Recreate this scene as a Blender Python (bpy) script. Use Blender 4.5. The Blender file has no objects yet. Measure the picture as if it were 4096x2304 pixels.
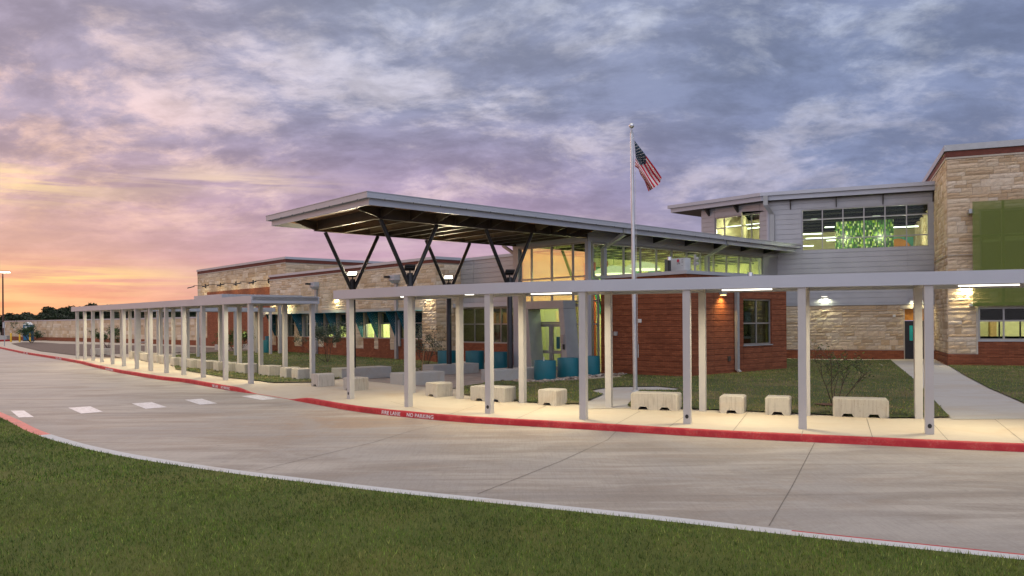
import bpy, bmesh, math, random
import numpy as np
from mathutils import Vector, Matrix, noise as mnoise
random.seed(7)
SC = bpy.context.scene
COL = SC.collection
# ------------------------------------------------------------------ camera
FPX, SH, ROLL, EYE = 3208.0, 138.6, math.radians(-.387), 2.2   # focal length and vertical shift in photo pixels
cam = bpy.data.cameras.new('camera'); camo = bpy.data.objects.new('camera', cam); COL.objects.link(camo)
cam.sensor_width = 36; cam.lens = FPX / 4096 * 36; cam.shift_y = SH / 4096; cam.clip_end = 3000; cam.clip_start = .1
camo.location = (0, 0, EYE)
camo.rotation_mode = 'QUATERNION'
camo.rotation_quaternion = (Matrix.Rotation(-ROLL, 3, 'Y') @ Matrix.Rotation(math.pi / 2, 3, 'X')).to_quaternion()
SC.camera = camo
SC.view_settings.view_transform = 'Standard'; SC.view_settings.look = 'None'
SC.view_settings.exposure = 0; SC.view_settings.gamma = 1
SC.cycles.max_bounces = 6; SC.cycles.transparent_max_bounces = 12
SC.cycles.use_light_tree = True
SC.cycles.sample_clamp_indirect = 4
SC.cycles.caustics_reflective = False; SC.cycles.caustics_refractive = False

def srgb(r, g, b):
    f = lambda c: (c / 255 / 12.92) if c / 255 <= .04045 else ((c / 255 + .055) / 1.055) ** 2.4
    return (f(r), f(g), f(b), 1)
# ------------------------------------------------------------------ node helper
class NT:
    def __init__(s, tree): s.t = tree; s.n = tree.nodes; s.l = tree.links
    def add(s, typ, **kw):
        n = s.n.new(typ)
        for k, v in kw.items():
            if k.startswith('i_'):
                n.inputs[k[2:].replace('_', ' ')].default_value = v
            else: setattr(n, k, v)
        return n
    def link(s, a, b): s.l.new(a, b)
    def val(s, x, sock):
        if isinstance(x, (int, float)): sock.default_value = x
        elif isinstance(x, tuple): sock.default_value = x
        else: s.l.new(x, sock)
    def math(s, op, a, b=0, c=None, clamp=False):
        n = s.n.new('ShaderNodeMath'); n.operation = op; n.use_clamp = clamp
        s.val(a, n.inputs[0]); s.val(b, n.inputs[1])
        if c is not None: s.val(c, n.inputs[2])
        return n.outputs[0]
    def smooth(s, x, a, b, c=0., d=1.):
        n = s.n.new('ShaderNodeMapRange'); n.interpolation_type = 'SMOOTHSTEP'
        s.val(x, n.inputs[0]); n.inputs[1].default_value = a; n.inputs[2].default_value = b
        n.inputs[3].default_value = c; n.inputs[4].default_value = d
        return n.outputs[0]
    def mix(s, f, a, b, mode='MIX'):
        n = s.n.new('ShaderNodeMix'); n.data_type = 'RGBA'; n.blend_type = mode
        s.val(f, n.inputs[0]); s.val(a, n.inputs[6]); s.val(b, n.inputs[7])
        return n.outputs[2]
    def ramp(s, f, pts):
        n = s.n.new('ShaderNodeValToRGB'); s.val(f, n.inputs[0])
        e = n.color_ramp.elements
        while len(e) < len(pts): e.new(.5)
        for k, (p, c) in enumerate(pts): e[k].position = p; e[k].color = c
        return n.outputs[0]
    def noise(s, vec, scale, detail=4, rough=.55, dist=0.):
        n = s.n.new('ShaderNodeTexNoise'); n.inputs['Scale'].default_value = scale
        n.inputs['Detail'].default_value = detail; n.inputs['Roughness'].default_value = rough
        n.inputs['Distortion'].default_value = dist
        if vec is not None: s.l.new(vec, n.inputs['Vector'])
        return n.outputs[0]
    def mapping(s, vec, scale=(1, 1, 1), rot=(0, 0, 0), loc=(0, 0, 0)):
        n = s.n.new('ShaderNodeMapping'); s.l.new(vec, n.inputs[0])
        n.inputs['Location'].default_value = loc; n.inputs['Rotation'].default_value = rot; n.inputs['Scale'].default_value = scale
        return n.outputs[0]
# ------------------------------------------------------------------ world: dusk sky with a broken cloud deck
SUN_AZ, SUN_EL = math.radians(-31), math.radians(3)
W = bpy.data.worlds.new('World'); SC.world = W; W.use_nodes = True
def build_world():
    t = NT(W.node_tree); t.n.clear()
    out = t.add('ShaderNodeOutputWorld'); bg = t.add('ShaderNodeBackground')
    co = t.add('ShaderNodeTexCoord').outputs['Generated']
    sep = t.add('ShaderNodeSeparateXYZ'); t.link(co, sep.inputs[0]); X, Y, Z = sep.outputs
    zc = t.math('MAXIMUM', Z, 0.0)
    hz = t.math('SQRT', t.math('ADD', t.math('MULTIPLY', X, X), t.math('MULTIPLY', Y, Y)))
    az = t.math('ARCTAN2', X, Y)                      # 0 ahead, negative to the left
    el = t.math('ARCTAN2', zc, hz)                    # radians above the horizon
    def comb(a, b, c=0.):
        n = t.add('ShaderNodeCombineXYZ'); t.val(a, n.inputs[0]); t.val(b, n.inputs[1]); t.val(c, n.inputs[2]); return n.outputs[0]
    den = t.math('ADD', zc, .32)
    px = t.math('DIVIDE', X, den); py = t.math('DIVIDE', Y, den)
    P = comb(px, py)
    wn = t.add('ShaderNodeTexNoise'); wn.inputs['Scale'].default_value = 1.6; wn.inputs['Detail'].default_value = 4; t.link(P, wn.inputs['Vector'])
    wv = t.add('ShaderNodeVectorMath', operation='MULTIPLY_ADD'); t.link(wn.outputs['Color'], wv.inputs[0]); wv.inputs[1].default_value = (.22, .22, 0); t.link(P, wv.inputs[2]); PW_ = wv.outputs[0]
    R = t.mapping(PW_, scale=(.85, 1.0, 1), rot=(0, 0, math.radians(18)), loc=(3.1, 1.7, 0))
    n1 = t.noise(R, 3.0, 12, .61, .0)
    n2 = t.noise(t.mapping(PW_, scale=(.9, 1.2, 1), rot=(0, 0, math.radians(-14)), loc=(9.3, 4.4, 0)), 9.5, 10, .66, .0)
    cl = t.math('ADD', t.math('MULTIPLY', n1, .70), t.math('MULTIPLY', n2, .30))
    gap = t.smooth(cl, .475, .615)                      # thin, bright parts of the deck
    shade = t.smooth(cl, .34, .52)
    # streaks close to the horizon
    S = comb(t.math('MULTIPLY', az, 2.6), t.math('MULTIPLY', el, 34.))
    n3 = t.noise(S, 1.6, 6, .55, .5)
    n3b = t.noise(comb(t.math('MULTIPLY', az, 5.), t.math('MULTIPLY', el, 90.)), 1.5, 5, .6, .4)
    stre = t.smooth(t.math('ADD', t.math('MULTIPLY', n3, .7), t.math('MULTIPLY', n3b, .3)), .40, .66)
    low = t.smooth(el, .05, .15, 1., 0.)
    g = t.math('ADD', t.math('MULTIPLY', gap, t.math('SUBTRACT', 1., low)), t.math('MULTIPLY', stre, low))
    e = t.math('DIVIDE', el, math.radians(30), clamp=True) if False else t.math('MULTIPLY', el, 1 / math.radians(30), clamp=True)
    k = 1 / 30
    dark_l = t.ramp(e, [(0, srgb(250, 160, 108)), (2*k, srgb(238, 160, 130)), (5*k, srgb(212, 168, 162)), (8.5*k, srgb(198, 166, 174)), (13*k, srgb(174, 160, 180)), (23*k, srgb(174, 164, 184))])
    lit_l = t.ramp(e, [(0, srgb(252, 188, 132)), (2*k, srgb(246, 190, 142)), (5*k, srgb(226, 178, 166)), (8.5*k, srgb(248, 204, 180)), (13*k, srgb(240, 204, 200)), (23*k, srgb(226, 208, 212))])
    dark_m = t.ramp(e, [(0, srgb(204, 164, 172)), (4*k, srgb(196, 158, 180)), (9*k, srgb(172, 152, 180)), (15*k, srgb(146, 150, 178)), (24*k, srgb(152, 160, 184))])
    lit_m = t.ramp(e, [(0, srgb(220, 174, 174)), (4*k, srgb(206, 174, 190)), (9*k, srgb(218, 194, 204)), (15*k, srgb(202, 198, 214)), (24*k, srgb(190, 196, 214))])
    dark_r = t.ramp(e, [(0, srgb(158, 150, 184)), (5*k, srgb(146, 150, 180)), (10*k, srgb(132, 142, 176)), (17*k, srgb(128, 140, 172)), (24*k, srgb(138, 148, 180))])
    lit_r = t.ramp(e, [(0, srgb(166, 156, 188)), (5*k, srgb(160, 158, 188)), (10*k, srgb(178, 178, 202)), (17*k, srgb(178, 186, 208)), (24*k, srgb(182, 192, 214))])
    fm = t.smooth(az, -.62, -.12); fr = t.smooth(az, -.12, .42)
    dark = t.mix(fr, t.mix(fm, dark_l, dark_m), dark_r)
    lit = t.mix(fr, t.mix(fm, lit_l, lit_m), lit_r)
    col = t.mix(g, dark, lit)
    # darker bellies of the clouds
    belly = t.math('MULTIPLY', t.math('SUBTRACT', 1., shade), t.math('SUBTRACT', 1., low))
    col = t.mix(t.math('MULTIPLY', belly, .42), col, (.70, .71, .78, 1), 'MULTIPLY')
    n4 = t.noise(t.mapping(PW_, scale=(.85, 1.15, 1), rot=(0, 0, math.radians(8)), loc=(1.3, 7.7, 0)), 5.0, 11, .62, .0)
    n5 = t.noise(t.mapping(PW_, scale=(.9, 1.2, 1), rot=(0, 0, math.radians(30)), loc=(4.3, 2.7, 0)), 13., 8, .62, .0)
    lump = t.smooth(t.math('ADD', t.math('MULTIPLY', n4, .8), t.math('MULTIPLY', n5, .2)), .38, .62, .80, 1.16)
    lump = t.math('ADD', 1., t.math('MULTIPLY', t.math('SUBTRACT', lump, 1.), t.smooth(el, .04, .20, .35, 1.)))
    lv = t.add('ShaderNodeVectorMath', operation='SCALE'); t.link(col, lv.inputs[0]); t.link(lump, lv.inputs['Scale']); col = lv.outputs[0]
    # glow bands round the point where the sun went down
    def band(ae, we, aa, wa, amt, colr):
        de = t.math('DIVIDE', t.math('SUBTRACT', el, ae), we); da = t.math('DIVIDE', t.math('SUBTRACT', az, aa), wa)
        r2 = t.math('ADD', t.math('MULTIPLY', de, de), t.math('MULTIPLY', da, da))
        gs = t.math('EXPONENT', t.math('MULTIPLY', r2, -1.))
        return t.math('MULTIPLY', gs, amt), colr
    c2 = col
    for a in ((.150, .018, -.62, .14, .95, srgb(255, 224, 168)), (.052, .013, -.50, .10, .95, srgb(255, 220, 148)), (.168, .012, -.33, .10, .7, srgb(255, 224, 196))):
        f, cc = band(*a)
        f = t.math('MULTIPLY', f, t.smooth(t.math('ADD', t.math('MULTIPLY', n3, .45), t.math('MULTIPLY', n3b, .55)), .40, .60), clamp=True)
        c2 = t.mix(f, c2, cc)
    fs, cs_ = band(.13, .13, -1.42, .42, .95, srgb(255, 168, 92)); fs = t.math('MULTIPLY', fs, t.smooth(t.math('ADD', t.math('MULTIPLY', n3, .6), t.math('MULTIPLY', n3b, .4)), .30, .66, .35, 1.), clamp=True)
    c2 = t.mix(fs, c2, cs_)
    # real sky above the cloud deck (small share) and a brighter zenith outside the frame
    sky = t.add('ShaderNodeTexSky', sky_type='NISHITA'); sky.sun_disc = False
    sky.sun_elevation = SUN_EL; sky.sun_rotation = SUN_AZ
    skyc = t.mix(1., sky.outputs[0], (.06, .06, .06, 1), 'MULTIPLY')
    c2 = t.mix(.06, c2, skyc, 'ADD')
    # the part of the sky behind and above the camera: bluish behind, brightness boosted there and overhead to light the facades
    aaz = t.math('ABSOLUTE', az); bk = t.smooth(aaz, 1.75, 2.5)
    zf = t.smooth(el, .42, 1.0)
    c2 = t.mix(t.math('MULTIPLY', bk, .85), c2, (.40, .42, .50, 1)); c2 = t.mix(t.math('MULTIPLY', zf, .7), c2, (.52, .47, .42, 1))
    up = t.math('ADD', t.math('ADD', t.math('ADD', 1., t.math('MULTIPLY', fs, .7)), t.math('MULTIPLY', bk, BACK_BOOST)), t.math('MULTIPLY', zf, ZENITH_BOOST))
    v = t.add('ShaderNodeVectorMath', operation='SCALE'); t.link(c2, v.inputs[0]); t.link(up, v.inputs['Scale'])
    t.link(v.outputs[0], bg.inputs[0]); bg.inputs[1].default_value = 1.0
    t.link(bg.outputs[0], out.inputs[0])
ZENITH_BOOST, BACK_BOOST = .62, 1.35
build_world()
sun = bpy.data.lights.new('sun', 'SUN'); sun.energy = .5; sun.angle = math.radians(14); sun.color = (1, .70, .55)
suno = bpy.data.objects.new('sun', sun); COL.objects.link(suno)
suno.location = (-40, 60, 30)
sd = Vector((math.sin(SUN_AZ) * math.cos(math.radians(12)), math.cos(SUN_AZ) * math.cos(math.radians(12)), math.sin(math.radians(12))))
suno.rotation_mode = 'QUATERNION'; suno.rotation_quaternion = sd.to_track_quat('Z', 'Y')

# ------------------------------------------------------------------ surveying: the site as measured
cr, sr = math.cos(ROLL), math.sin(ROLL)
A1, A3 = math.radians(-41.0), math.radians(-68.015)
V2 = lambda a, b: np.array([a, b], float)
d1 = V2(math.sin(A1), math.cos(A1)); d2 = V2(math.cos(A1), -math.sin(A1))
d3 = V2(math.sin(A3), math.cos(A3)); d4 = V2(math.cos(A3), -math.sin(A3))
def ray(px, py):
    X = (px - 2048) / FPX; Y = -(py - 1152 - SH) / FPX
    return np.array([X * cr + Y * sr, 1., -X * sr + Y * cr])
def uv2xy(u, v): return -d1 * u + d2 * v
def xy2uv(x, y): p = V2(x, y); return float(-d1 @ p), float(d2 @ p)
GY = [-50, 5, 15.4, 23, 29, 38, 41, 44, 50, 90, 2000]; GZ = [-.04, -.03, 0, .045, .08, .08, .16, .24, .27, .33, .33]
def sm(x, a, b): t = min(1, max(0, (x - a) / (b - a))); return t * t * (3 - 2 * t)
def gz(x, y):
    u, v = xy2uv(x, y)
    return float(np.interp(y, GY, GZ)) - .13 * sm(v, 14.6, 17.5) * (1 - sm(u, -22, -15)) * (1 - sm(y, 48, 60) * .6)
def GG(px, py, dz=0.):
    z = dz; r = ray(px, py)
    for i in range(60):
        t = (z - EYE) / r[2]; z = .5 * z + .5 * (gz(r[0] * t, t) + dz)
    t = (z - EYE) / r[2]
    return np.array([r[0] * t, t, z])
class Frame:
    """vertical plane: s runs along a, n is the distance out of the face, z up"""
    def __init__(f, o, a, n): f.o = np.array(o, float)[:2]; f.a = np.array(a, float); f.n = np.array(n, float)
    def P(f, s, n, z): p = f.o + f.a * s + f.n * n; return (p[0], p[1], z)
    def px(f, px, py, n=0.):
        r = ray(px, py); o = f.o + f.n * n
        M = np.array([[r[0], -f.a[0]], [r[1], -f.a[1]]]); t, s = np.linalg.solve(M, o)
        return float(s), float(EYE + t * r[2])
    def s(f, px, n=0., py=1290): return f.px(px, py, n)[0]
def FL(v): return Frame(d2 * v, -d1, -d2)     # faces the left of the picture
def FR(u): return Frame(-d1 * u, d2, -d1)     # faces the right of the picture
TI = V2(22.06, 41.80); TC = V2(20.14, 37.04)
FW = Frame(TI, -d3, -d4); FT = Frame(TC, -d3, -d4); FTL = Frame(TC, d4, d3)

# ------------------------------------------------------------------ mesh builder
class MB:
    def __init__(s): s.v = []; s.f = []; s.c = []; s.m = []
    def face(s, pts, col=None, mi=0):
        i = len(s.v); s.v += [tuple(p) for p in pts]; s.f.append(tuple(range(i, i + len(pts)))); s.c.append(col); s.m.append(mi); return s
    def quads(s, vs, fs, col=None, mi=0):
        i = len(s.v); s.v += [tuple(p) for p in vs]
        for f in fs: s.f.append(tuple(i + k for k in f)); s.c.append(col); s.m.append(mi)
        return s
    def hexa(s, p, col=None, mi=0):   # p: 4 bottom, 4 top
        return s.quads(p, [(3, 2, 1, 0), (4, 5, 6, 7), (0, 1, 5, 4), (1, 2, 6, 5), (2, 3, 7, 6), (3, 0, 4, 7)], col, mi)
    def box(s, fr, s0, s1, n0, n1, z0, z1, col=None, mi=0):
        P = fr.P
        return s.hexa([P(s0, n0, z0), P(s1, n0, z0), P(s1, n1, z0), P(s0, n1, z0), P(s0, n0, z1), P(s1, n0, z1), P(s1, n1, z1), P(s0, n1, z1)], col, mi)
    def abox(s, x0, x1, y0, y1, z0, z1, col=None, mi=0):
        return s.hexa([(x0, y0, z0), (x1, y0, z0), (x1, y1, z0), (x0, y1, z0), (x0, y0, z1), (x1, y0, z1), (x1, y1, z1), (x0, y1, z1)], col, mi)
    def prism(s, fr, poly, n0, n1, col=None, mi=0):   # poly in (s,z), extruded along n
        k = len(poly); a = [fr.P(p[0], n0, p[1]) for p in poly]; b = [fr.P(p[0], n1, p[1]) for p in poly]
        fs = [tuple(range(k)), tuple(range(2 * k - 1, k - 1, -1))] + [(i, i + k, (i + 1) % k + k, (i + 1) % k) for i in range(k)]
        return s.quads(a + b, fs, col, mi)
    def vprism(s, poly, z0, z1, col=None, mi=0):      # poly in (x,y)
        k = len(poly); a = [(p[0], p[1], z0) for p in poly]; b = [(p[0], p[1], z1) for p in poly]
        fs = [tuple(range(k))[::-1], tuple(range(k, 2 * k))] + [(i, (i + 1) % k, (i + 1) % k + k, i + k) for i in range(k)]
        return s.quads(a + b, fs, col, mi)
    def tube(s, pts, rad, n=8, cap=True, col=None, mi=0):
        pts = [Vector(p) for p in pts]; R = rad if isinstance(rad, (list, tuple)) else [rad] * len(pts)
        rings = []; base = len(s.v)
        for i, p in enumerate(pts):
            d = (pts[min(i + 1, len(pts) - 1)] - pts[max(i - 1, 0)]).normalized()
            up = Vector((0, 0, 1)) if abs(d.z) < .95 else Vector((1, 0, 0))
            a = d.cross(up).normalized(); b = d.cross(a)
            s.v += [tuple(p + (a * math.cos(2 * math.pi * k / n) + b * math.sin(2 * math.pi * k / n)) * R[i]) for k in range(n)]
        for i in range(len(pts) - 1):
            for k in range(n):
                q = base + i * n
                s.f.append((q + k, q + (k + 1) % n, q + n + (k + 1) % n, q + n + k)); s.c.append(col); s.m.append(mi)
        if cap:
            s.f.append(tuple(base + k for k in range(n))[::-1]); s.f.append(tuple(base + (len(pts) - 1) * n + k for k in range(n)))
            s.c += [col, col]; s.m += [mi, mi]
        return s
    def lathe(s, prof, n=24, c=(0, 0), col=None, mi=0, cap=True):   # prof (r,z)
        base = len(s.v)
        for r, z in prof: s.v += [(c[0] + r * math.cos(2 * math.pi * k / n), c[1] + r * math.sin(2 * math.pi * k / n), z) for k in range(n)]
        for i in range(len(prof) - 1):
            for k in range(n):
                q = base + i * n; s.f.append((q + k, q + (k + 1) % n, q + n + (k + 1) % n, q + n + k)); s.c.append(col); s.m.append(mi)
        if cap:
            s.f.append(tuple(base + k for k in range(n))[::-1]); s.f.append(tuple(base + (len(prof) - 1) * n + k for k in range(n)))
            s.c += [col, col]; s.m += [mi, mi]
        return s
def wloc(o):
    v = Vector((0, 0, 0))
    while o is not None: v += Vector(o.location); o = o.parent
    return v
def link(o, parent=None):
    COL.objects.link(o)
    if parent is not None: o.parent = parent
    return o
def mkmesh(name, mb, mats, off=(0, 0, 0), smooth=False, uv=True, bevel=0.):
    me = bpy.data.meshes.new(name)
    V = np.array(mb.v, dtype=np.float64).reshape(-1, 3)
    me.from_pydata((V - np.array(off)).tolist(), [], mb.f)
    for m in (mats if isinstance(mats, (list, tuple)) else [mats]): me.materials.append(m)
    if any(mb.m): me.polygons.foreach_set('material_index', mb.m)
    if len(mb.f) < 60000:
        bm = bmesh.new(); bm.from_mesh(me)
        if bevel:
            bmesh.ops.remove_doubles(bm, verts=bm.verts, dist=1e-5)
            bmesh.ops.bevel(bm, geom=bm.edges[:], offset=bevel, segments=2, affect='EDGES', profile=.6)
        bmesh.ops.recalc_face_normals(bm, faces=bm.faces); bm.to_mesh(me); bm.free()
    if uv and len(me.polygons):
        npoly = len(me.polygons); N = np.empty(npoly * 3); me.polygons.foreach_get('normal', N); N = N.reshape(-1, 3)
        lt = np.empty(npoly, int); me.polygons.foreach_get('loop_total', lt); li = np.empty(len(me.loops), int); me.loops.foreach_get('vertex_index', li)
        co = np.empty(len(me.vertices) * 3); me.vertices.foreach_get('co', co); co = co.reshape(-1, 3) + np.array(off)
        fn = np.repeat(N, lt, axis=0); P = co[li]; h = np.hypot(fn[:, 0], fn[:, 1]) + 1e-9
        tx, ty = -fn[:, 1] / h, fn[:, 0] / h
        flat = np.abs(fn[:, 2]) > .7
        U = np.where(flat, P[:, 0], P[:, 0] * tx + P[:, 1] * ty); Vv = np.where(flat, P[:, 1], P[:, 2])
        l = me.uv_layers.new(name='UVMap'); l.data.foreach_set('uv', np.stack([U, Vv], 1).ravel())
    if any(c is not None for c in mb.c) and not bevel:
        at = me.color_attributes.new('tint', 'FLOAT_COLOR', 'CORNER'); out = []
        for p, c in zip(me.polygons, mb.c): out += list((c or (1, 1, 1)) + ((1,) if len(c or (1, 1, 1)) == 3 else ())) * p.loop_total
        at.data.foreach_set('color', out)
    if smooth:
        me.polygons.foreach_set('use_smooth', [True] * len(me.polygons))
        try: me.set_sharp_from_angle(angle=math.radians(38))
        except Exception: pass
    me.update(); return me
def tagit(o, label, cat, group=None, kind=None):
    if label: o['label'] = label
    if cat: o['category'] = cat
    if group: o['group'] = group
    if kind: o['kind'] = kind
    return o
def root(name, label, cat, loc, group=None, rz=0.):
    o = bpy.data.objects.new(name, None); o.empty_display_size = .2; COL.objects.link(o)
    o.location = loc; o.rotation_euler = (0, 0, rz); return tagit(o, label, cat, group)
def part(name, mb, mat, parent, local=False, label=None, **kw):
    off = (0, 0, 0) if local else tuple(wloc(parent))
    o = bpy.data.objects.new(name, mkmesh(name, mb, mat, off, **kw)); link(o, parent)
    if label: o['label'] = label
    return o
def thing(name, mb, mat, label, cat, group=None, loc=None, **kw):
    if loc is None:
        A = np.array(mb.v); loc = ((A[:, 0].min() + A[:, 0].max()) / 2, (A[:, 1].min() + A[:, 1].max()) / 2, A[:, 2].min())
    off = tuple(float(q) for q in loc)
    o = bpy.data.objects.new(name, mkmesh(name, mb, mat, off, **kw)); o.location = off; link(o); return tagit(o, label, cat, group)
def structure(name, mb, mat, kind='structure', parent=None, **kw):
    o = bpy.data.objects.new(name, mkmesh(name, mb, mat, **kw)); link(o, parent)
    if parent is None: o['kind'] = kind
    return o
def copy_tree(o, parent=None):
    c = o.copy(); COL.objects.link(c); c.parent = parent
    for ch in list(o.children): copy_tree(ch, c)
    return c
def area(name, loc, size, energy, color, parent=None, direction=(0, 0, -1), size_y=None, spread=None):
    l = bpy.data.lights.new(name, 'AREA'); l.energy = energy; l.color = color; l.size = size
    if size_y: l.shape = 'RECTANGLE'; l.size_y = size_y
    if spread: l.spread = math.radians(spread)
    o = bpy.data.objects.new(name, l); COL.objects.link(o)
    o.rotation_mode = 'QUATERNION'; o.rotation_quaternion = (-Vector(direction)).to_track_quat('Z', 'Y')
    if parent is not None: o.parent = parent; o.location = Vector(loc) - wloc(parent)
    else: o.location = loc
    return o
# ------------------------------------------------------------------ materials
def newmat(name):
    m = bpy.data.materials.new(name); m.use_nodes = True; t = NT(m.node_tree); t.n.clear()
    out = t.add('ShaderNodeOutputMaterial'); b = t.add('ShaderNodeBsdfPrincipled'); t.link(b.outputs[0], out.inputs[0])
    return m, t, b, out
def bump(t, b, h, strength=.3, dist=.02):
    n = t.add('ShaderNodeBump'); n.inputs['Strength'].default_value = strength; n.inputs['Distance'].default_value = dist
    t.link(h, n.inputs['Height']); t.link(n.outputs[0], b.inputs['Normal'])
def plain(name, col, rough=.5, metal=0., var=.08, vs=3., bs=0., bscale=60, tint=False):
    m, t, b, out = newmat(name); co = t.add('ShaderNodeTexCoord').outputs['Object']
    n = t.noise(co, vs, 5); c1 = tuple(max(0, x * (1 - var)) for x in col[:3]) + (1,); c2 = tuple(min(1, x * (1 + var)) for x in col[:3]) + (1,)
    c = t.mix(t.smooth(n, .3, .7), c1, c2)
    if tint:
        a = t.add('ShaderNodeAttribute', attribute_name='tint'); c = t.mix(1., c, a.outputs['Color'], 'MULTIPLY')
    t.link(c, b.inputs['Base Color']); b.inputs['Roughness'].default_value = rough; b.inputs['Metallic'].default_value = metal
    if bs: bump(t, b, t.noise(co, bscale, 3), bs, .01)
    return m
def emit(name, col, st):
    m, t, b, out = newmat(name); t.n.remove(b); e = t.add('ShaderNodeEmission'); e.inputs[0].default_value = col; e.inputs[1].default_value = st
    t.link(e.outputs[0], out.inputs[0]); return m
M = {}
def mk_materials():
    M['post'] = plain('pale_powder_coat', (.44, .43, .425), .38, .0, .03)
    M['fascia'] = plain('silver_painted_fascia', (.44, .465, .52), .38, .2, .03, .8)
    M['trim'] = plain('grey_metal_trim', (.38, .40, .42), .38, .4, .05)
    M['siding'] = plain('grey_metal_siding', (.40, .41, .43), .42, .35, .05, 1.2)
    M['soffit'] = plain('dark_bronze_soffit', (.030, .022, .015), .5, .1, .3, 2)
    M['beam'] = plain('dark_bronze_steel', (.055, .042, .03), .45, .2, .2, 2)
    M['steel'] = plain('black_steel', (.018, .018, .022), .38, .3, .2)
    M['black'] = plain('black_plastic', (.012, .012, .014), .5)
    M['mull'] = plain('anodised_frame', (.34, .33, .33), .35, .5, .04)
    M['teal'] = plain('teal_paint', (.005, .125, .165), .45, 0, .1, 1.5)
    M['tealfin'] = plain('teal_perforated_panel', (.005, .11, .16), .45, 0, .15, 3)
    M['white'] = plain('white_plastic', (.7, .7, .68), .4)
    M['silver'] = plain('bright_metal', (.72, .74, .76), .25, .9)
    M['yellow'] = plain('yellow_bollard_paint', (.70, .42, .01), .45)
    M['blue'] = plain('blue_plastic', (.01, .10, .22), .5, 0, .1, 2)
    M['bark'] = plain('bark', (.06, .045, .035), .9, 0, .3, 30)
    M['wood'] = plain('wood_stake', (.32, .20, .10), .8, 0, .2, 20)
    M['brace'] = plain('painted_brace', (.33, .34, .34), .4, .3, .04)
    M['castconc'] = conc('cast_concrete', (.50, .475, .43), 14, .35, streak=True)
    M['benchconc'] = conc('bench_concrete', (.40, .395, .38), 14, .3)
    M['walk'] = conc('sidewalk_concrete', (.52, .46, .37), 5, .25, big=.5)
    M['pad'] = conc('path_concrete', (.42, .41, .40), 6, .25, big=1.)
    M['kerbtop'] = conc('kerb_concrete', (.60, .61, .61), 10, .2)
    M['caststone'] = conc('cast_stone', (.50, .45, .38), 20, .15)
    M['lamp'] = emit('lamp_glow', (1, .93, .78, 1), 4.)
    M['lampwarm'] = emit('lamp_glow_amber', (1, .72, .26, 1), 9.)
    M['tube'] = emit('tube_light', (.93, 1, .82, 1), 5.)
    M['umb'] = emit('pendant_glow', (.86, 1, .55, 1), 1.0)
    M['flood'] = emit('flood_glow', (1, .93, .72, 1), 16.)
def conc(name, col, sc, bs, streak=False, big=0.):
    m, t, b, out = newmat(name); co = t.add('ShaderNodeTexCoord').outputs['Object']
    oi = t.add('ShaderNodeObjectInfo'); va = t.add('ShaderNodeVectorMath', operation='MULTIPLY_ADD'); va.inputs[1].default_value = (37, 23, 11); t.link(oi.outputs['Random'], va.inputs[0]); t.link(co, va.inputs[2]); co = va.outputs[0]
    n1 = t.noise(co, sc, 6, .6); n2 = t.noise(co, sc * .12, 4, .6, .6); n3 = t.noise(co, sc * 9, 2)
    lo = tuple(x * .80 for x in col) + (1,); hi = tuple(min(1, x * 1.12) for x in col) + (1,)
    c = t.mix(t.math('ADD', t.math('MULTIPLY', n1, .5), t.math('MULTIPLY', n2, .5)), lo, hi)
    c = t.mix(t.math('MULTIPLY', t.smooth(n2, .48, .72), .35), c, (col[0] * .78, col[1] * .62, col[2] * .46, 1))
    if big:
        n4 = t.noise(t.mapping(co, scale=(.25, 1.1, 1), rot=(0, 0, math.radians(30))), .9, 5, .6, .8)
        c = t.mix(t.math('MULTIPLY', t.smooth(n4, .50, .74), .55 * big), c, (col[0] * .86, col[1] * .72, col[2] * .58, 1))
    if streak:
        n5 = t.noise(t.mapping(co, scale=(1, 1, .08)), 26, 4); c = t.mix(t.math('MULTIPLY', t.smooth(n5, .46, .7), .42), c, (.22, .20, .17, 1)); pit = t.noise(co, 45, 2); c = t.mix(t.math('MULTIPLY', t.smooth(pit, .66, .72), .6), c, (.12, .11, .09, 1)); c = t.mix(1., c, t.mix(oi.outputs['Random'], (.86, .86, .86, 1), (1.04, 1.02, 1., 1)), 'MULTIPLY')
    t.link(c, b.inputs['Base Color']); b.inputs['Roughness'].default_value = .85
    bump(t, b, t.math('ADD', n3, n1), bs, .006); return m
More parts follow.
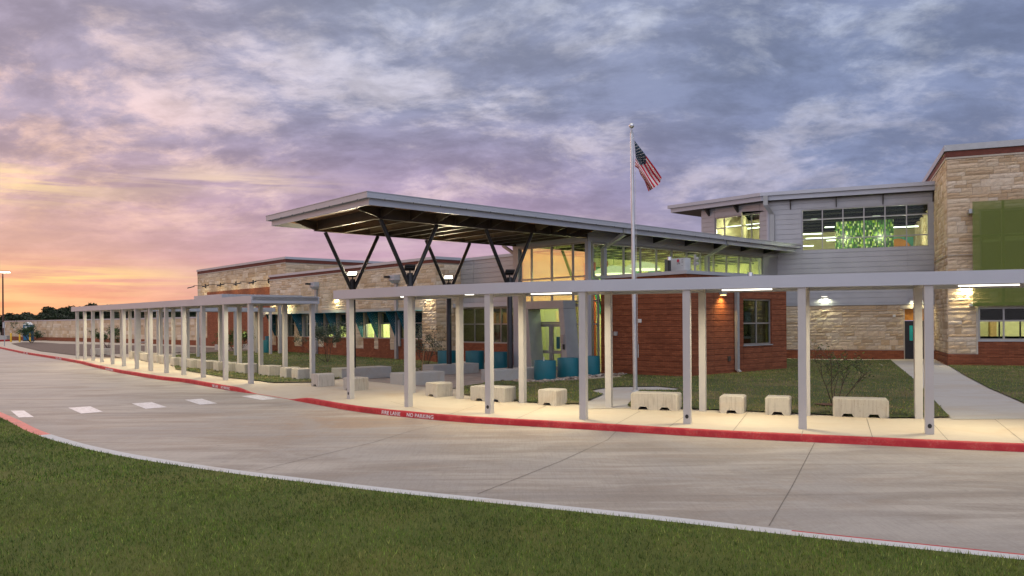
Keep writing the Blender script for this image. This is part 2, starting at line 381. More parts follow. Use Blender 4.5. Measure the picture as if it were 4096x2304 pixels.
def mk_road():
    m, t, b, out = newmat('road_concrete'); co = t.add('ShaderNodeTexCoord').outputs['Object']
    R = lambda sx, sy, a, l=0: t.mapping(co, scale=(sx, sy, 1), rot=(0, 0, math.radians(a)), loc=(l, l * .3, 0))
    fine = t.noise(co, 24, 4, .6)
    str1 = t.noise(R(.30, 1.0, 22), .9, 9, .66, .8)      # tyre sweeps along the lane
    str2 = t.noise(R(.30, 1.5, 30, 4), 1.3, 8, .68, 1.0)
    patch = t.noise(co, .35, 8, .62, .6)
    c = t.mix(t.smooth(str1, .38, .62), (.24, .195, .15, 1), (.45, .40, .335, 1))
    c = t.mix(t.math('MULTIPLY', t.smooth(str2, .47, .66), .62), c, (.27, .195, .135, 1))
    spots = t.noise(co, 3.2, 5, .6); c = t.mix(t.math('MULTIPLY', t.smooth(spots, .60, .74), .5), c, (.17, .15, .13, 1))
    # mud tracked from the crossing
    sp = t.add('ShaderNodeSeparateXYZ'); t.link(co, sp.inputs[0])
    dx = t.math('DIVIDE', t.math('ADD', sp.outputs[0], 3.2), 5.0); dy = t.math('DIVIDE', t.math('SUBTRACT', sp.outputs[1], 18.8), 2.8)
    g = t.math('EXPONENT', t.math('MULTIPLY', t.math('ADD', t.math('MULTIPLY', dx, dx), t.math('MULTIPLY', dy, dy)), -1.))
    c = t.mix(t.math('MULTIPLY', t.math('MULTIPLY', g, t.smooth(str2, .30, .58)), 1.0, clamp=True), c, (.34, .21, .11, 1))
    c = t.mix(t.math('MULTIPLY', t.smooth(patch, .44, .60), .55), c, (.33, .305, .28, 1))
    c = t.mix(.30, c, t.mix(fine, (.18, .17, .16, 1), (.62, .6, .57, 1)))
    n = t.noise(t.mapping(co, scale=(38, 1.2, 1), rot=(0, 0, math.radians(18))), 1., 3)     # broom finish
    c = t.mix(t.math('MULTIPLY', t.smooth(n, .45, .7), .2), c, (.2, .18, .16, 1))
    ty = t.noise(R(.05, 3.2, 14, 7), 1.2, 5, .6, .6); c = t.mix(t.math('MULTIPLY', t.smooth(ty, .56, .68), .34), c, (.17, .145, .125, 1))
    t.link(c, b.inputs['Base Color']); b.inputs['Roughness'].default_value = .75
    bump(t, b, t.math('ADD', n, fine), .3, .006); M['road'] = m
def mk_kerb():
    m, t, b, out = newmat('red_kerb_paint'); co = t.add('ShaderNodeTexCoord').outputs['Object']
    n = t.noise(co, 3.2, 6, .65); n2 = t.noise(co, 26, 4, .7)
    c = t.mix(t.smooth(n, .35, .7), (.42, .012, .02, 1), (.55, .03, .035, 1))
    w = t.math('MULTIPLY', t.smooth(n2, .46, .62), t.smooth(n, .42, .60)); c = t.mix(t.math('MULTIPLY', w, .4), c, (.46, .17, .12, 1))
    c = t.mix(t.math('MULTIPLY', t.smooth(t.noise(co, 1.1, 7, .7), .50, .68), .42), c, (.17, .02, .02, 1))
    t.link(c, b.inputs['Base Color']); b.inputs['Roughness'].default_value = .6; bump(t, b, n2, .3, .01); M['red'] = m
    m, t, b, out = newmat('white_road_paint'); co = t.add('ShaderNodeTexCoord').outputs['Object']; n = t.noise(co, 9, 6, .7)
    t.link(t.mix(t.smooth(n, .45, .68), (.72, .71, .72, 1), (.46, .42, .40, 1)), b.inputs['Base Color']); b.inputs['Roughness'].default_value = .6; M['paint'] = m
def mk_ground():
    for nm, cols in (('turf', ((.06, .085, .008, 1), (.12, .15, .014, 1), (.20, .17, .035, 1))), ('lawn', ((.030, .052, .012, 1), (.075, .095, .022, 1), (.15, .115, .055, 1)))):
        m, t, b, out = newmat(nm); co = t.add('ShaderNodeTexCoord').outputs['Object']
        n = t.noise(co, 6, 6, .65); n2 = t.noise(co, .55, 5, .6, .5); n3 = t.noise(co, 60, 3, .6)
        c = t.mix(t.math('ADD', t.math('MULTIPLY', n, .5), t.math('MULTIPLY', n3, .5)), cols[0], cols[1]); c = t.mix(t.math('MULTIPLY', t.smooth(n2, .46, .66), .75 if nm == 'lawn' else .3), c, cols[2])
        t.link(c, b.inputs['Base Color']); b.inputs['Roughness'].default_value = .95; bump(t, b, n3, .8, .03); M[nm] = m
    m, t, b, out = newmat('bare_soil'); co = t.add('ShaderNodeTexCoord').outputs['Object']
    n = t.noise(co, .8, 6, .6); n2 = t.noise(co, 18, 4)
    t.link(t.mix(t.math('ADD', t.math('MULTIPLY', n, .6), t.math('MULTIPLY', n2, .4)), (.095, .066, .05, 1), (.19, .14, .11, 1)), b.inputs['Base Color']); b.inputs['Roughness'].default_value = .95
    bump(t, b, n2, .5, .03); M['soil'] = m
def mk_brick(name, c1, c2, mort, bw=.24, bh=.08):
    m, t, b, out = newmat(name); uv = t.add('ShaderNodeTexCoord').outputs['UV']
    br = t.add('ShaderNodeTexBrick'); t.link(uv, br.inputs['Vector'])
    br.inputs['Scale'].default_value = 1; br.inputs['Brick Width'].default_value = bw; br.inputs['Row Height'].default_value = bh
    br.inputs['Mortar Size'].default_value = .008; br.inputs['Mortar Smooth'].default_value = .3; br.inputs['Bias'].default_value = -.1
    br.inputs['Color1'].default_value = c1; br.inputs['Color2'].default_value = c2; br.inputs['Mortar'].default_value = mort
    n = t.noise(uv, .9, 5, .6); c = t.mix(t.math('MULTIPLY', t.smooth(n, .45, .72), .45), br.outputs[0], tuple(x * .55 for x in c1[:3]) + (1,))
    t.link(c, b.inputs['Base Color']); b.inputs['Roughness'].default_value = .85
    bump(t, b, t.math('SUBTRACT', t.noise(uv, 30, 3), br.outputs['Fac']), .5, .01); return m
def mk_stone():
    m, t, b, out = newmat('rough_limestone'); co = t.add('ShaderNodeTexCoord').outputs['Object']
    a = t.add('ShaderNodeAttribute', attribute_name='tint'); n = t.noise(co, 7, 6, .65); n2 = t.noise(co, 28, 5, .7)
    c = t.mix(t.math('MULTIPLY', t.smooth(n, .42, .75), .4), a.outputs['Color'], (.42, .27, .14, 1))
    c = t.mix(t.math('MULTIPLY', t.smooth(n2, .55, .8), .25), c, (.2, .16, .12, 1))
    t.link(c, b.inputs['Base Color']); b.inputs['Roughness'].default_value = .9; bump(t, b, t.math('ADD', n, t.math('MULTIPLY', n2, .6)), .8, .03); M['stone'] = m
def mk_glass():
    def g(name, tint, refl, rough=.0):
        m, t, b, out = newmat(name); t.n.remove(b)
        tr = t.add('ShaderNodeBsdfTransparent'); tr.inputs[0].default_value = tint
        gl = t.add('ShaderNodeBsdfGlossy'); gl.inputs['Roughness'].default_value = rough; gl.inputs[0].default_value = (.92, .95, 1, 1)
        fr = t.add('ShaderNodeFresnel'); fr.inputs[0].default_value = 1.5
        f = t.math('ADD', t.math('MULTIPLY', fr.outputs[0], .30), refl, clamp=True)
        mx = t.add('ShaderNodeMixShader'); t.link(f, mx.inputs[0]); t.link(tr.outputs[0], mx.inputs[1]); t.link(gl.outputs[0], mx.inputs[2]); t.link(mx.outputs[0], out.inputs[0])
        return m
    M['glass'] = g('window_glass', (.88, .93, .86, 1), .0)
    M['glasshall'] = g('hall_glass', (.86, .90, .80, 1), .07)
    M['glassleft'] = g('hall_front_glass', (.86, .86, .74, 1), .30)
    M['glassdark'] = g('tinted_glass', (.45, .50, .38, 1), .03)
    # perforated green screen: solid paint broken by holes far below a pixel
    m, t, b, out = newmat('green_mesh_screen'); b.inputs['Base Color'].default_value = (.12, .19, .03, 1); b.inputs['Roughness'].default_value = .5
    co = t.add('ShaderNodeTexCoord').outputs['Object']; t.link(t.mix(t.noise(co, 1.2, 3), (.14, .185, .022, 1), (.18, .23, .03, 1)), b.inputs['Base Color'])
    tr = t.add('ShaderNodeBsdfTransparent'); mx = t.add('ShaderNodeMixShader'); mx.inputs[0].default_value = .45
    t.link(b.outputs[0], mx.inputs[1]); t.link(tr.outputs[0], mx.inputs[2]); t.link(mx.outputs[0], out.inputs[0]); M['screen'] = m
def mk_mosaic():
    m, t, b, out = newmat('green_glass_tiles'); uv = t.add('ShaderNodeTexCoord').outputs['UV']
    sep = t.add('ShaderNodeSeparateXYZ'); t.link(uv, sep.inputs[0])
    cx = t.math('FLOOR', t.math('DIVIDE', sep.outputs[0], .062)); cz = t.math('FLOOR', t.math('DIVIDE', sep.outputs[1], .13))
    cb = t.add('ShaderNodeCombineXYZ'); t.link(cx, cb.inputs[0]); t.link(cz, cb.inputs[1])
    wn = t.add('ShaderNodeTexWhiteNoise', noise_dimensions='3D'); t.link(cb.outputs[0], wn.inputs[0])
    r = t.ramp(wn.outputs[0], [(0, (.008, .05, .008, 1)), (.36, (.03, .13, .02, 1)), (.58, (.09, .26, .04, 1)), (.74, (.30, .46, .02, 1)), (.9, (.70, .72, .42, 1))])
    r.node.color_ramp.interpolation = 'CONSTANT'
    gx = t.math('FRACT', t.math('DIVIDE', sep.outputs[0], .062)); gzz = t.math('FRACT', t.math('DIVIDE', sep.outputs[1], .13))
    gr = t.math('MAXIMUM', t.math('GREATER_THAN', gx, .9), t.math('GREATER_THAN', gzz, .94))
    t.link(t.mix(gr, r, (.02, .04, .01, 1)), b.inputs['Base Color']); b.inputs['Roughness'].default_value = .3; M['mosaic'] = m
def mk_leaf():
    m, t, b, out = newmat('tinted_leaf'); a = t.add('ShaderNodeAttribute', attribute_name='tint'); t.link(a.outputs['Color'], b.inputs['Base Color'])
    b.inputs['Roughness'].default_value = .6
    try: b.inputs['Transmission Weight'].default_value = 0
    except Exception: pass
    M['leaf'] = m
mk_materials();
mk_road(); mk_kerb(); mk_ground(); mk_stone(); mk_glass(); mk_mosaic(); mk_leaf()
M['brick'] = mk_brick('red_brick', (.205, .055, .020, 1), (.30, .092, .038, 1), (.14, .05, .028, 1))
M['brickband'] = mk_brick('band_brick', (.15, .042, .028, 1), (.19, .055, .036, 1), (.12, .05, .04, 1))
M['interior'] = plain('interior_wall', (.66, .68, .34), .8, 0, .03)
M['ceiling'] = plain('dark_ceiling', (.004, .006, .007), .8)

M['ceiling'].node_tree.nodes['Principled BSDF'].inputs['Specular IOR Level'].default_value = 0.
# ================================================================== GROUND
from mathutils.geometry import delaunay_2d_cdt
def inside(p, poly):
    x, y = p; c = False; j = len(poly) - 1
    for i in range(len(poly)):
        if (poly[i][1] > y) != (poly[j][1] > y) and x < (poly[j][0] - poly[i][0]) * (y - poly[i][1]) / (poly[j][1] - poly[i][1]) + poly[i][0]: c = not c
        j = i
    return c
def drape(poly, step, zf):
    poly = [tuple(map(float, p[:2])) for p in poly]; vs = [Vector(p) for p in poly]; k = len(vs)
    xs = [p[0] for p in poly]; ys = [p[1] for p in poly]
    x = min(xs) + step / 2
    while x < max(xs):
        y = min(ys) + step / 2
        while y < max(ys):
            if inside((x, y), poly): vs.append(Vector((x, y)))
            y += step
        x += step
    V, E_, F, *_ = delaunay_2d_cdt(vs, [(i, (i + 1) % k) for i in range(k)], [], 1, 1e-4)
    mb = MB(); mb.quads([(v[0], v[1], zf(v[0], v[1])) for v in V], [tuple(f) for f in F]); return mb
def curve(pxs, dz, step=.35, ext0=0., ext1=0.):
    P = np.array([GG(a, b, dz)[:2] for a, b in pxs])
    if ext0: P = np.vstack([P[0] + (P[0] - P[1]) / np.linalg.norm(P[0] - P[1]) * ext0, P])
    if ext1: P = np.vstack([P, P[-1] + (P[-1] - P[-2]) / np.linalg.norm(P[-1] - P[-2]) * ext1])
    d = np.r_[0, np.cumsum(np.linalg.norm(np.diff(P, axis=0), axis=1))]
    n = max(2, int(d[-1] / step)); t = np.linspace(0, d[-1], n); Q = np.stack([np.interp(t, d, P[:, 0]), np.interp(t, d, P[:, 1])], 1)
    for _ in range(10): Q[1:-1] = Q[1:-1] * .5 + (Q[:-2] + Q[2:]) * .25
    return Q
def offs(Q, d):
    T = np.gradient(Q, axis=0); T /= np.linalg.norm(T, axis=1)[:, None]; return Q + np.stack([-T[:, 1], T[:, 0]], 1) * d
KH = .14
KB = [(0, 1367), (100, 1390), (250, 1417), (375, 1447), (500, 1475), (644, 1502), (725, 1510), (857, 1536), (948, 1553), (1044, 1566), (1115, 1580), (1200, 1596), (1432, 1642), (1810, 1685), (2457, 1731), (2808, 1758.5), (3253, 1786), (3708, 1815), (4096, 1836.5)]
kerb = curve(KB, -KH, .3, 40, 12)
ramp_c = GG(1079, 1573, -KH)[:2]; _i = int(np.argmin(np.linalg.norm(kerb - ramp_c, axis=1))); ramp_t = kerb[_i + 1] - kerb[_i - 1]; ramp_t /= np.linalg.norm(ramp_t)
ramp_n = V2(-ramp_t[1], ramp_t[0])
def rampdz(x, y):
    q = V2(x, y) - ramp_c; a = abs(q @ ramp_t); b = abs(q @ ramp_n)
    return -KH * (1 - sm(a, 1.1, 2.7)) * (1 - sm(b, .2, 2.0))
walkz = lambda x, y: gz(x, y) + rampdz(x, y)
roadz = lambda x, y: gz(x, y) - KH
# earth to the horizon
tz = lambda x, y: gz(x, y) - .45
g = MB(); R_ = [-900, -300, -120, -60, -30, 0, 30, 60, 120, 300, 900]
vs = [(x, y, tz(x, y)) for y in [v + 300 for v in R_] for x in R_]
g.quads(vs, [(j * 11 + i, j * 11 + i + 1, j * 11 + i + 12, j * 11 + i + 11) for j in range(10) for i in range(10)])
structure('ground', g, M['soil'])
kin = offs(kerb, .16)
# road: everything on the camera side of the far kerb
rp = [tuple(p) for p in offs(kerb, .05)] + [(30, -6), (-90, -6), (-90, kerb[0][1])]
road = structure('road', drape(rp, 3., roadz), M['road'])
def kerbmesh(Q, zf, side, width, hfun=None, split=False):
    mb = MB(); pro = [(0, -KH - .06), (.006, -KH), (.016, -.035), (.028, -.012), (.05, .003), (width * .6, .004), (width, .004)]
    L = [offs(Q, side * a) for a, _ in pro]
    for k in range(len(pro) - 1):
        z0, z1 = pro[k][1], pro[k + 1][1]
        for i in range(len(Q) - 1):
            def pt(j, z, i_):
                x, y = L[j][i_]; g_ = gz(*Q[i_]); r = rampdz(*Q[i_]) if hfun else 0
                zz = g_ + (max(z, z) if z < -.1 else z + r); zz = min(zz, g_ + r + .004) if z < -.1 and zz > g_ + r else zz
                return (x, y, g_ + z) if z <= -KH else (x, y, zz)
            red = k <= 4
            mb.face([pt(k, z0, i), pt(k, z0, i + 1), pt(k + 1, z1, i + 1), pt(k + 1, z1, i)], mi=0 if red else 1)
    return mb
kq = kerb[5:]
ka = kerb[:max(6, _i - 6)]; kb_ = kerb[_i + 5:]
kerb_o = structure('kerb', kerbmesh(kerb, None, 1, .17, True), [M['red'], M['walk']])
# pavement: strip behind the kerb and everything up to the buildings
back = [(24, 30), (26, 52), (-10, 62), (-40, 100), (-95, 110), (-110, 75)]
pav = structure('pavement', drape([tuple(p) for p in kin] + back, 1.2, walkz), M['walk'])
# joints cut in the slabs
def joint(pts, zf, par, w=.012, name='joint', mat='black'):
    P = [GG(a, b, -KH if zf is roadz else 0)[:2] for a, b in pts]; mb = MB(); Q = []
    for a, b in zip(P, P[1:]):
        n = max(1, int(np.linalg.norm(b - a) / .8)); Q += [a + (b - a) * i / n for i in range(n)]
    Q.append(P[-1]); Q = np.array(Q); A = offs(Q, w / 2); B = offs(Q, -w / 2)
    for i in range(len(Q) - 1): mb.face([(A[i][0], A[i][1], zf(*A[i]) + .005), (A[i + 1][0], A[i + 1][1], zf(*A[i + 1]) + .005), (B[i + 1][0], B[i + 1][1], zf(*B[i + 1]) + .005), (B[i][0], B[i][1], zf(*B[i]) + .005)])
    part(name, mb, M[mat], par)
M['joint'] = plain('joint_filler', (.17, .15, .13), .9)
for pts in ([(1016, 1870), (1200, 1828), (1490, 1762), (1640, 1718), (1808, 1687)], [(1900, 1975), (2230, 1850), (2425, 1765), (2457, 1733)], [(3065, 2118), (3160, 1960), (3252, 1788)]):
    joint(pts, roadz, road, .011, mat='joint')
for pts in ([(2667, 1718), (2730, 1677)], [(2926, 1736), (2988, 1660)], [(2459, 1703), (2555, 1652)], [(3200, 1758), (3206, 1738)], [(3483, 1768), (3461, 1692)], [(3787, 1786), (3726, 1718)], [(4092, 1800), (3972, 1702)],
            [(2055, 1678), (2180, 1625)], [(1790, 1655), (1900, 1620)], [(1560, 1600), (1700, 1640)], [(3835, 1600), (4070, 1700)], [(3740, 1520), (3990, 1705)], [(640, 1480), (560, 1462)], [(1050, 1566), (1180, 1552), (1300, 1547)]):
    joint(pts, walkz, pav, .010, mat='joint')
# crossing blocks painted on the road
for q in ([(38, 1616), (92, 1616.5), (131, 1643), (70, 1644)], [(268, 1607.5), (357, 1603), (408, 1626), (320, 1631.5)], [(523, 1594), (602, 1589.5), (664, 1610.5), (578, 1616)], [(735, 1582), (803, 1578.5), (865, 1598), (796, 1602.5)], [(961, 1570.5), (1025, 1566), (1108, 1582.5), (1045, 1587.5)]):
    P = [GG(a, b, -KH) for a, b in q]; part('crossing_block', MB().face([(p[0], p[1], roadz(p[0], p[1]) + .005) for p in P]), M['paint'], road)
# kerb lettering
def text_mesh(s, size):
    c = bpy.data.curves.new('t', 'FONT'); c.body = s; c.size = size; c.extrude = .0008; c.offset = .0028 * size / .125; o = bpy.data.objects.new('t', c); COL.objects.link(o)
    c.space_character = 1.08
    bpy.context.view_layer.update(); me = bpy.data.meshes.new_from_object(o.evaluated_get(bpy.context.evaluated_depsgraph_get()))
    V = [tuple(v.co) for v in me.vertices]; F = [tuple(p.vertices) for p in me.polygons]
    bpy.data.objects.remove(o); bpy.data.curves.remove(c); bpy.data.meshes.remove(me); return V, F
def kerb_text(s, px0, size, wfac=1.):
    V, F = text_mesh(s, size); r = np.array([GG(px0, float(np.interp(px0, [k[0] for k in KB], [k[1] for k in KB])), -KH)[:2]])[0]
    d = np.linalg.norm(kerb - r, axis=1); i0 = int(np.argmin(d)); cum = np.r_[0, np.cumsum(np.linalg.norm(np.diff(kerb, axis=0), axis=1))]
    mb = MB(); out = []
    for x, y, z in V:
        s_ = cum[i0] + x * wfac; k = min(len(kerb) - 2, max(0, int(np.searchsorted(cum, s_)) - 1)); t = (s_ - cum[k]) / (cum[k + 1] - cum[k])
        p = kerb[k] * (1 - t) + kerb[k + 1] * t; tg = kerb[k + 1] - kerb[k]; tg /= np.linalg.norm(tg); nrm = V2(tg[1], -tg[0])
        yy = .022 + y; inn = .006 + .010 * (yy / .105)
        p = p + nrm * (-inn + .003 + z); out.append((p[0], p[1], gz(*p) - KH + yy))
    mb.quads(out, F); part('lettering', mb, M['paint'], kerb_o, uv=False)
for a, b, sz, w in ((1527, 1632, .125, 1.12), (843, 875, .125, 1.0), (420, 436, .125, 1.0), (218, 230, .13, 1.), (92, 102, .13, 1.)):
    kerb_text('FIRE LANE', a, sz, w); kerb_text('NO PARKING', b, sz, w)
# ---- near lawn with its kerb
NK = [(0, 1620), (80, 1655), (140, 1688), (200, 1712), (350, 1757), (500, 1790), (650, 1818), (800, 1842), (1000, 1873), (1288, 1910), (1450, 1932), (1600, 1951), (1800, 1974), (2000, 1995), (2200, 2019), (2488, 2051), (2808, 2090), (3058, 2121), (3258, 2147), (3558, 2180), (3808, 2210), (4096, 2243)]
nk = curve(NK, 0, .25, 14, 12)
lawnz = lambda x, y: gz(x, y) + .005
nkm = MB(); NKW = .27
NP = [(0, -KH - .05), (-.004, -.02), (-.012, -.003), (-.065, .0), (-NKW, .0)]
L_ = [offs(nk, a) for a, _ in NP]; redmax = GG(3060, 2121)[0]; redmin = GG(190, 1707)[0]
for k in range(len(NP) - 1):
    for i in range(len(nk) - 1):
        P4 = [(L_[a][i_][0], L_[a][i_][1], gz(*nk[i_]) + NP[a][1]) for a, i_ in ((k, i), (k, i + 1), (k + 1, i + 1), (k + 1, i))]
        rd = (nk[i][0] > redmax and k < 3) or (nk[i][0] < redmin)
        nkm.face(P4, mi=0 if rd else 1)
structure('kerb', nkm, [M['red'], M['kerbtop']])
lin = offs(nk, -NKW + .02)
near = [tuple(p) for p in lin] + [(22, -6), (-60, -6)]
structure('lawn', drape(near, 2., lambda x, y: gz(x, y) + .004), M['turf'])
def P2(l, dz=0): return [tuple(GG(a, b, dz)[:2]) for a, b in l]
# lawns, soil bed, flagpole pad and paths lie on the pavement sheet
up = lambda h: (lambda x, y: gz(x, y) + h)
LAWN = {
 'mid': P2([(700, 1462), (760, 1470), (838, 1485), (905, 1497), (1005, 1508), (1090, 1520), (1240, 1520), (1330, 1510), (1420, 1496), (1530, 1497), (1650, 1484), (1700, 1478), (1740, 1470)]) + [tuple(uv2xy(-34.5, 24.9)), tuple(uv2xy(-36, 25.3)), tuple(uv2xy(-57, 25.3)), tuple(uv2xy(-57, 22)), tuple(uv2xy(-54.5, 17.0)), tuple(uv2xy(-52, 16.4)), tuple(uv2xy(-50, 16.2))],
 'flag': P2([(1848, 1545), (1848, 1578), (1925, 1588), (1990, 1598), (2120, 1613), (2230, 1620), (2315, 1622), (2400, 1590), (2410, 1584), (2380, 1577), (2360, 1568), (2400, 1562), (2455, 1556), (2625, 1556), (2715, 1566), (2700, 1572), (2555, 1570), (2505, 1630), (2510, 1636), (2720, 1646), (2900, 1655), (3100, 1667), (3360, 1683), (3560, 1695), (3796, 1696), (3770, 1670), (3700, 1590), (3640, 1530), (3560, 1462)]) + [tuple(uv2xy(-20.6, 40.6)), tuple(uv2xy(-24, 40)), tuple(uv2xy(-24, 27)), tuple(uv2xy(-21.5, 24.6)), tuple(uv2xy(-21.6, 21.8))] + P2([(2120, 1528), (1990, 1526)]),
 'right': P2([(3795, 1490), (3860, 1530), (3950, 1580), (4096, 1645)]) + [tuple(GG(4096, 1645)[:2] + V2(7, -1.5)), tuple(TC - d3 * 16 + d4 * .2), tuple(TC + d4 * .1 + d3 * 0)],
}
structure('lawn', drape(LAWN['mid'], 1., up(.035)), M['lawn'])
structure('lawn', drape(LAWN['flag'], 1., up(.035)), M['lawn'])
structure('lawn', drape(LAWN['right'], 1.5, up(.035)), M['lawn'])
structure('path', drape(P2([(2380, 1560), (2640, 1548), (2740, 1560), (2760, 1580), (2560, 1640), (2330, 1640)]), 1.2, up(.008)), M['pad'])
structure('path', drape(P2([(3500, 1464), (3700, 1464), (3800, 1490), (4110, 1655), (4200, 1705), (3800, 1702), (3740, 1650)]), 1.2, up(.008)), M['pad'])
plaza = [tuple(uv2xy(u, v)) for u, v in ((-31.5, 15.6), (-21.4, 15.6), (-21.9, 22), (-24.5, 25), (-28.5, 25), (-34, 24.2), (-34, 22.5))]
structure('path', drape(plaza, 1.5, up(.010)), plain('brown_paving', (.30, .25, .22), .85, 0, .2, 2.))
soil = P2([(44, 1348), (90, 1343), (170, 1345), (240, 1351), (400, 1357), (700, 1368)]) + [tuple(uv2xy(-57, 26.5)), tuple(uv2xy(-57.5, 17)), tuple(uv2xy(-58.5, 14.6))] + P2([(500, 1415), (430, 1408), (310, 1400), (160, 1380), (75, 1359)])
structure('soil_bed', drape(soil, 2., up(.03)), M['soil'])
# ---- grass blades
def blades(name, poly, dens, h, w, cols, zf, lim=None, seed=1):
    rng = np.random.default_rng(seed); P = np.array(poly); x0, y0 = P.min(0); x1, y1 = P.max(0)
    n = int((x1 - x0) * (y1 - y0) * dens); X = rng.uniform(x0, x1, n); Y = rng.uniform(y0, y1, n)
    ins = np.zeros(n, bool); j = len(P) - 1
    for i in range(len(P)):
        c = (P[i, 1] > Y) != (P[j, 1] > Y)
        with np.errstate(divide='ignore', invalid='ignore'): xx = (P[j, 0] - P[i, 0]) * (Y - P[i, 1]) / (P[j, 1] - P[i, 1]) + P[i, 0]
        ins ^= c & (X < xx); j = i
    if lim is not None: ins &= lim(X, Y)
    X, Y = X[ins], Y[ins]; n = len(X)
    # clumping
    ck = (np.sin(X * 2.1 + np.sin(Y * 1.7) * 2) + np.sin(Y * 2.9 + np.sin(X * 1.3) * 2)) * .25 + .5
    keep = rng.random(n) < .55 + .45 * ck; X, Y, ck = X[keep], Y[keep], ck[keep]; n = len(X)
    yg = np.interp(Y, GY, GZ); Z = np.array([zf(a, b) for a, b in zip(X, Y)]) if n < 400000 else yg
    a = rng.uniform(0, 2 * np.pi, n); H_ = h * rng.uniform(.5, 1.25, n); Wd = w * rng.uniform(.6, 1.3, n); ln = H_ * rng.uniform(.1, .9, n); b = rng.uniform(0, 2 * np.pi, n)
    V = np.empty((n, 3, 3)); V[:, 0] = np.stack([X - np.cos(a) * Wd, Y - np.sin(a) * Wd, Z - .01], 1); V[:, 1] = np.stack([X + np.cos(a) * Wd, Y + np.sin(a) * Wd, Z - .01], 1)
    V[:, 2] = np.stack([X + np.cos(b) * ln, Y + np.sin(b) * ln, Z + H_], 1)
    me = bpy.data.meshes.new(name); me.vertices.add(n * 3); me.vertices.foreach_set('co', V.ravel()); me.loops.add(n * 3); me.loops.foreach_set('vertex_index', np.arange(n * 3)); me.polygons.add(n)
    me.polygons.foreach_set('loop_start', np.arange(n) * 3); me.polygons.foreach_set('loop_total', np.full(n, 3)); me.update(calc_edges=True)
    cc = np.array(cols)[rng.integers(0, len(cols), n)] * rng.uniform(.7, 1.3, (n, 1)); pt = (np.sin(X * .9 + 2.1 * np.sin(Y * .55 + 1)) + np.sin(Y * 1.3 + 1.7 * np.sin(X * .8)) + .7 * np.sin(X * 3.1 + Y * 2.3 + 2 * np.sin(Y * 1.9))) / 2.7; w1 = np.clip(pt * .9, 0, 1)[:, None]; w2 = np.clip(-pt * .9, 0, 1)[:, None]; cc = cc * (1 - .55 * w1) + np.array([(.19, .20, .04)]) * .55 * w1; cc = cc * (1 - .45 * w2); ph = np.sin(X * 13 + 3 * np.sin(Y * 9)) * np.sin(Y * 17 + 3 * np.sin(X * 11)) + .6 * np.sin(X * 31 + 2 * np.sin(Y * 23)) * np.sin(Y * 37); cc = cc * (1 + .42 * np.clip(ph, -1, 1))[:, None]; at = me.color_attributes.new('tint', 'FLOAT_COLOR', 'CORNER')
    at.data.foreach_set('color', np.repeat(np.hstack([cc, np.ones((n, 1))]), 3, axis=0).ravel()); me.materials.append(M['leaf'])
    o = bpy.data.objects.new(name, me); COL.objects.link(o); o['kind'] = 'stuff'; return o
GC = [(.08, .155, .012), (.11, .20, .016), (.16, .25, .026), (.26, .28, .06), (.055, .11, .009)]
GC2 = [(.09, .14, .014), (.15, .19, .024), (.25, .22, .06), (.32, .24, .11), (.12, .20, .018)]
cone = lambda X, Y: (np.abs(X) < Y * .68 + 1.5) & (Y > 5.2)
blades('grass', near, 2400, .042, .0048, GC, lambda x, y: gz(x, y), lambda X, Y: cone(X, Y) & (Y < 11), 1)
blades('grass', near, 1000, .045, .008, GC, lambda x, y: gz(x, y), lambda X, Y: cone(X, Y) & (Y >= 11), 2)
blades('grass', LAWN['flag'], 220, .05, .012, GC2, up(.03), None, 3)
blades('grass', LAWN['mid'], 110, .06, .016, GC2, up(.03), None, 4)
blades('grass', LAWN['right'], 220, .05, .012, GC2, up(.03), None, 5)

q = np.array([GG(a, b, -.02)[:2] for a, b in ((-60, 1339), (45, 1338.5))]); mbk = MB(); n_ = V2(-(q[1] - q[0])[1], (q[1] - q[0])[0]); n_ /= np.linalg.norm(n_); mbk.vprism([q[0], q[1], q[1] + n_ * .2, q[0] + n_ * .2], .25, .50); structure('kerb', mbk, M['red'])
# ================================================================== BUILDINGS
def cells(s0, s1, z0, z1, holes):
    zs = sorted({z0, z1, *[min(max(h[k], z0), z1) for h in holes for k in (2, 3) if h[1] > s0 and h[0] < s1]}); out = []
    for a, b in zip(zs, zs[1:]):
        if b - a < 1e-4: continue
        m = (a + b) / 2; hs = sorted([(h[0], h[1]) for h in holes if h[2] < m < h[3] and h[1] > s0 and h[0] < s1]); x = s0
        for p, q in hs:
            if p - x > 1e-3: out.append((x, min(p, s1), a, b))
            x = max(x, q)
        if s1 - x > 1e-3: out.append((x, s1, a, b))
    return out
def wall(mb, fr, s0, s1, z0, z1, n0, n1, holes=(), mi=0):
    for a, b, c, d in cells(s0, s1, z0, z1, list(holes)): mb.box(fr, a, b, n0, n1, c, d, mi=mi)
    return mb
def grooved(mb, fr, s0, s1, z0, z1, n, pitch, gap, depth, holes=(), base=.12, joints=()):
    """wall whose face is cut by horizontal grooves (and vertical joints)"""
    wall(mb, fr, s0, s1, z0, z1, n - base - depth, n - depth, holes)
    z = z0; js = [s0] + sorted(joints) + [s1]
    while z < z1 - .01:
        zt = min(z + pitch, z1)
        for a, b in zip(js, js[1:]): wall(mb, fr, a + (.008 if a != s0 else 0), b - (.008 if b != s1 else 0), z + gap, zt, n - depth, n, holes)
        z = zt
    return mb
STC = [(.60, .51, .40), (.56, .47, .35), (.63, .56, .46), (.51, .40, .28), (.60, .51, .40), (.48, .38, .27), (.65, .59, .51), (.58, .49, .38)]
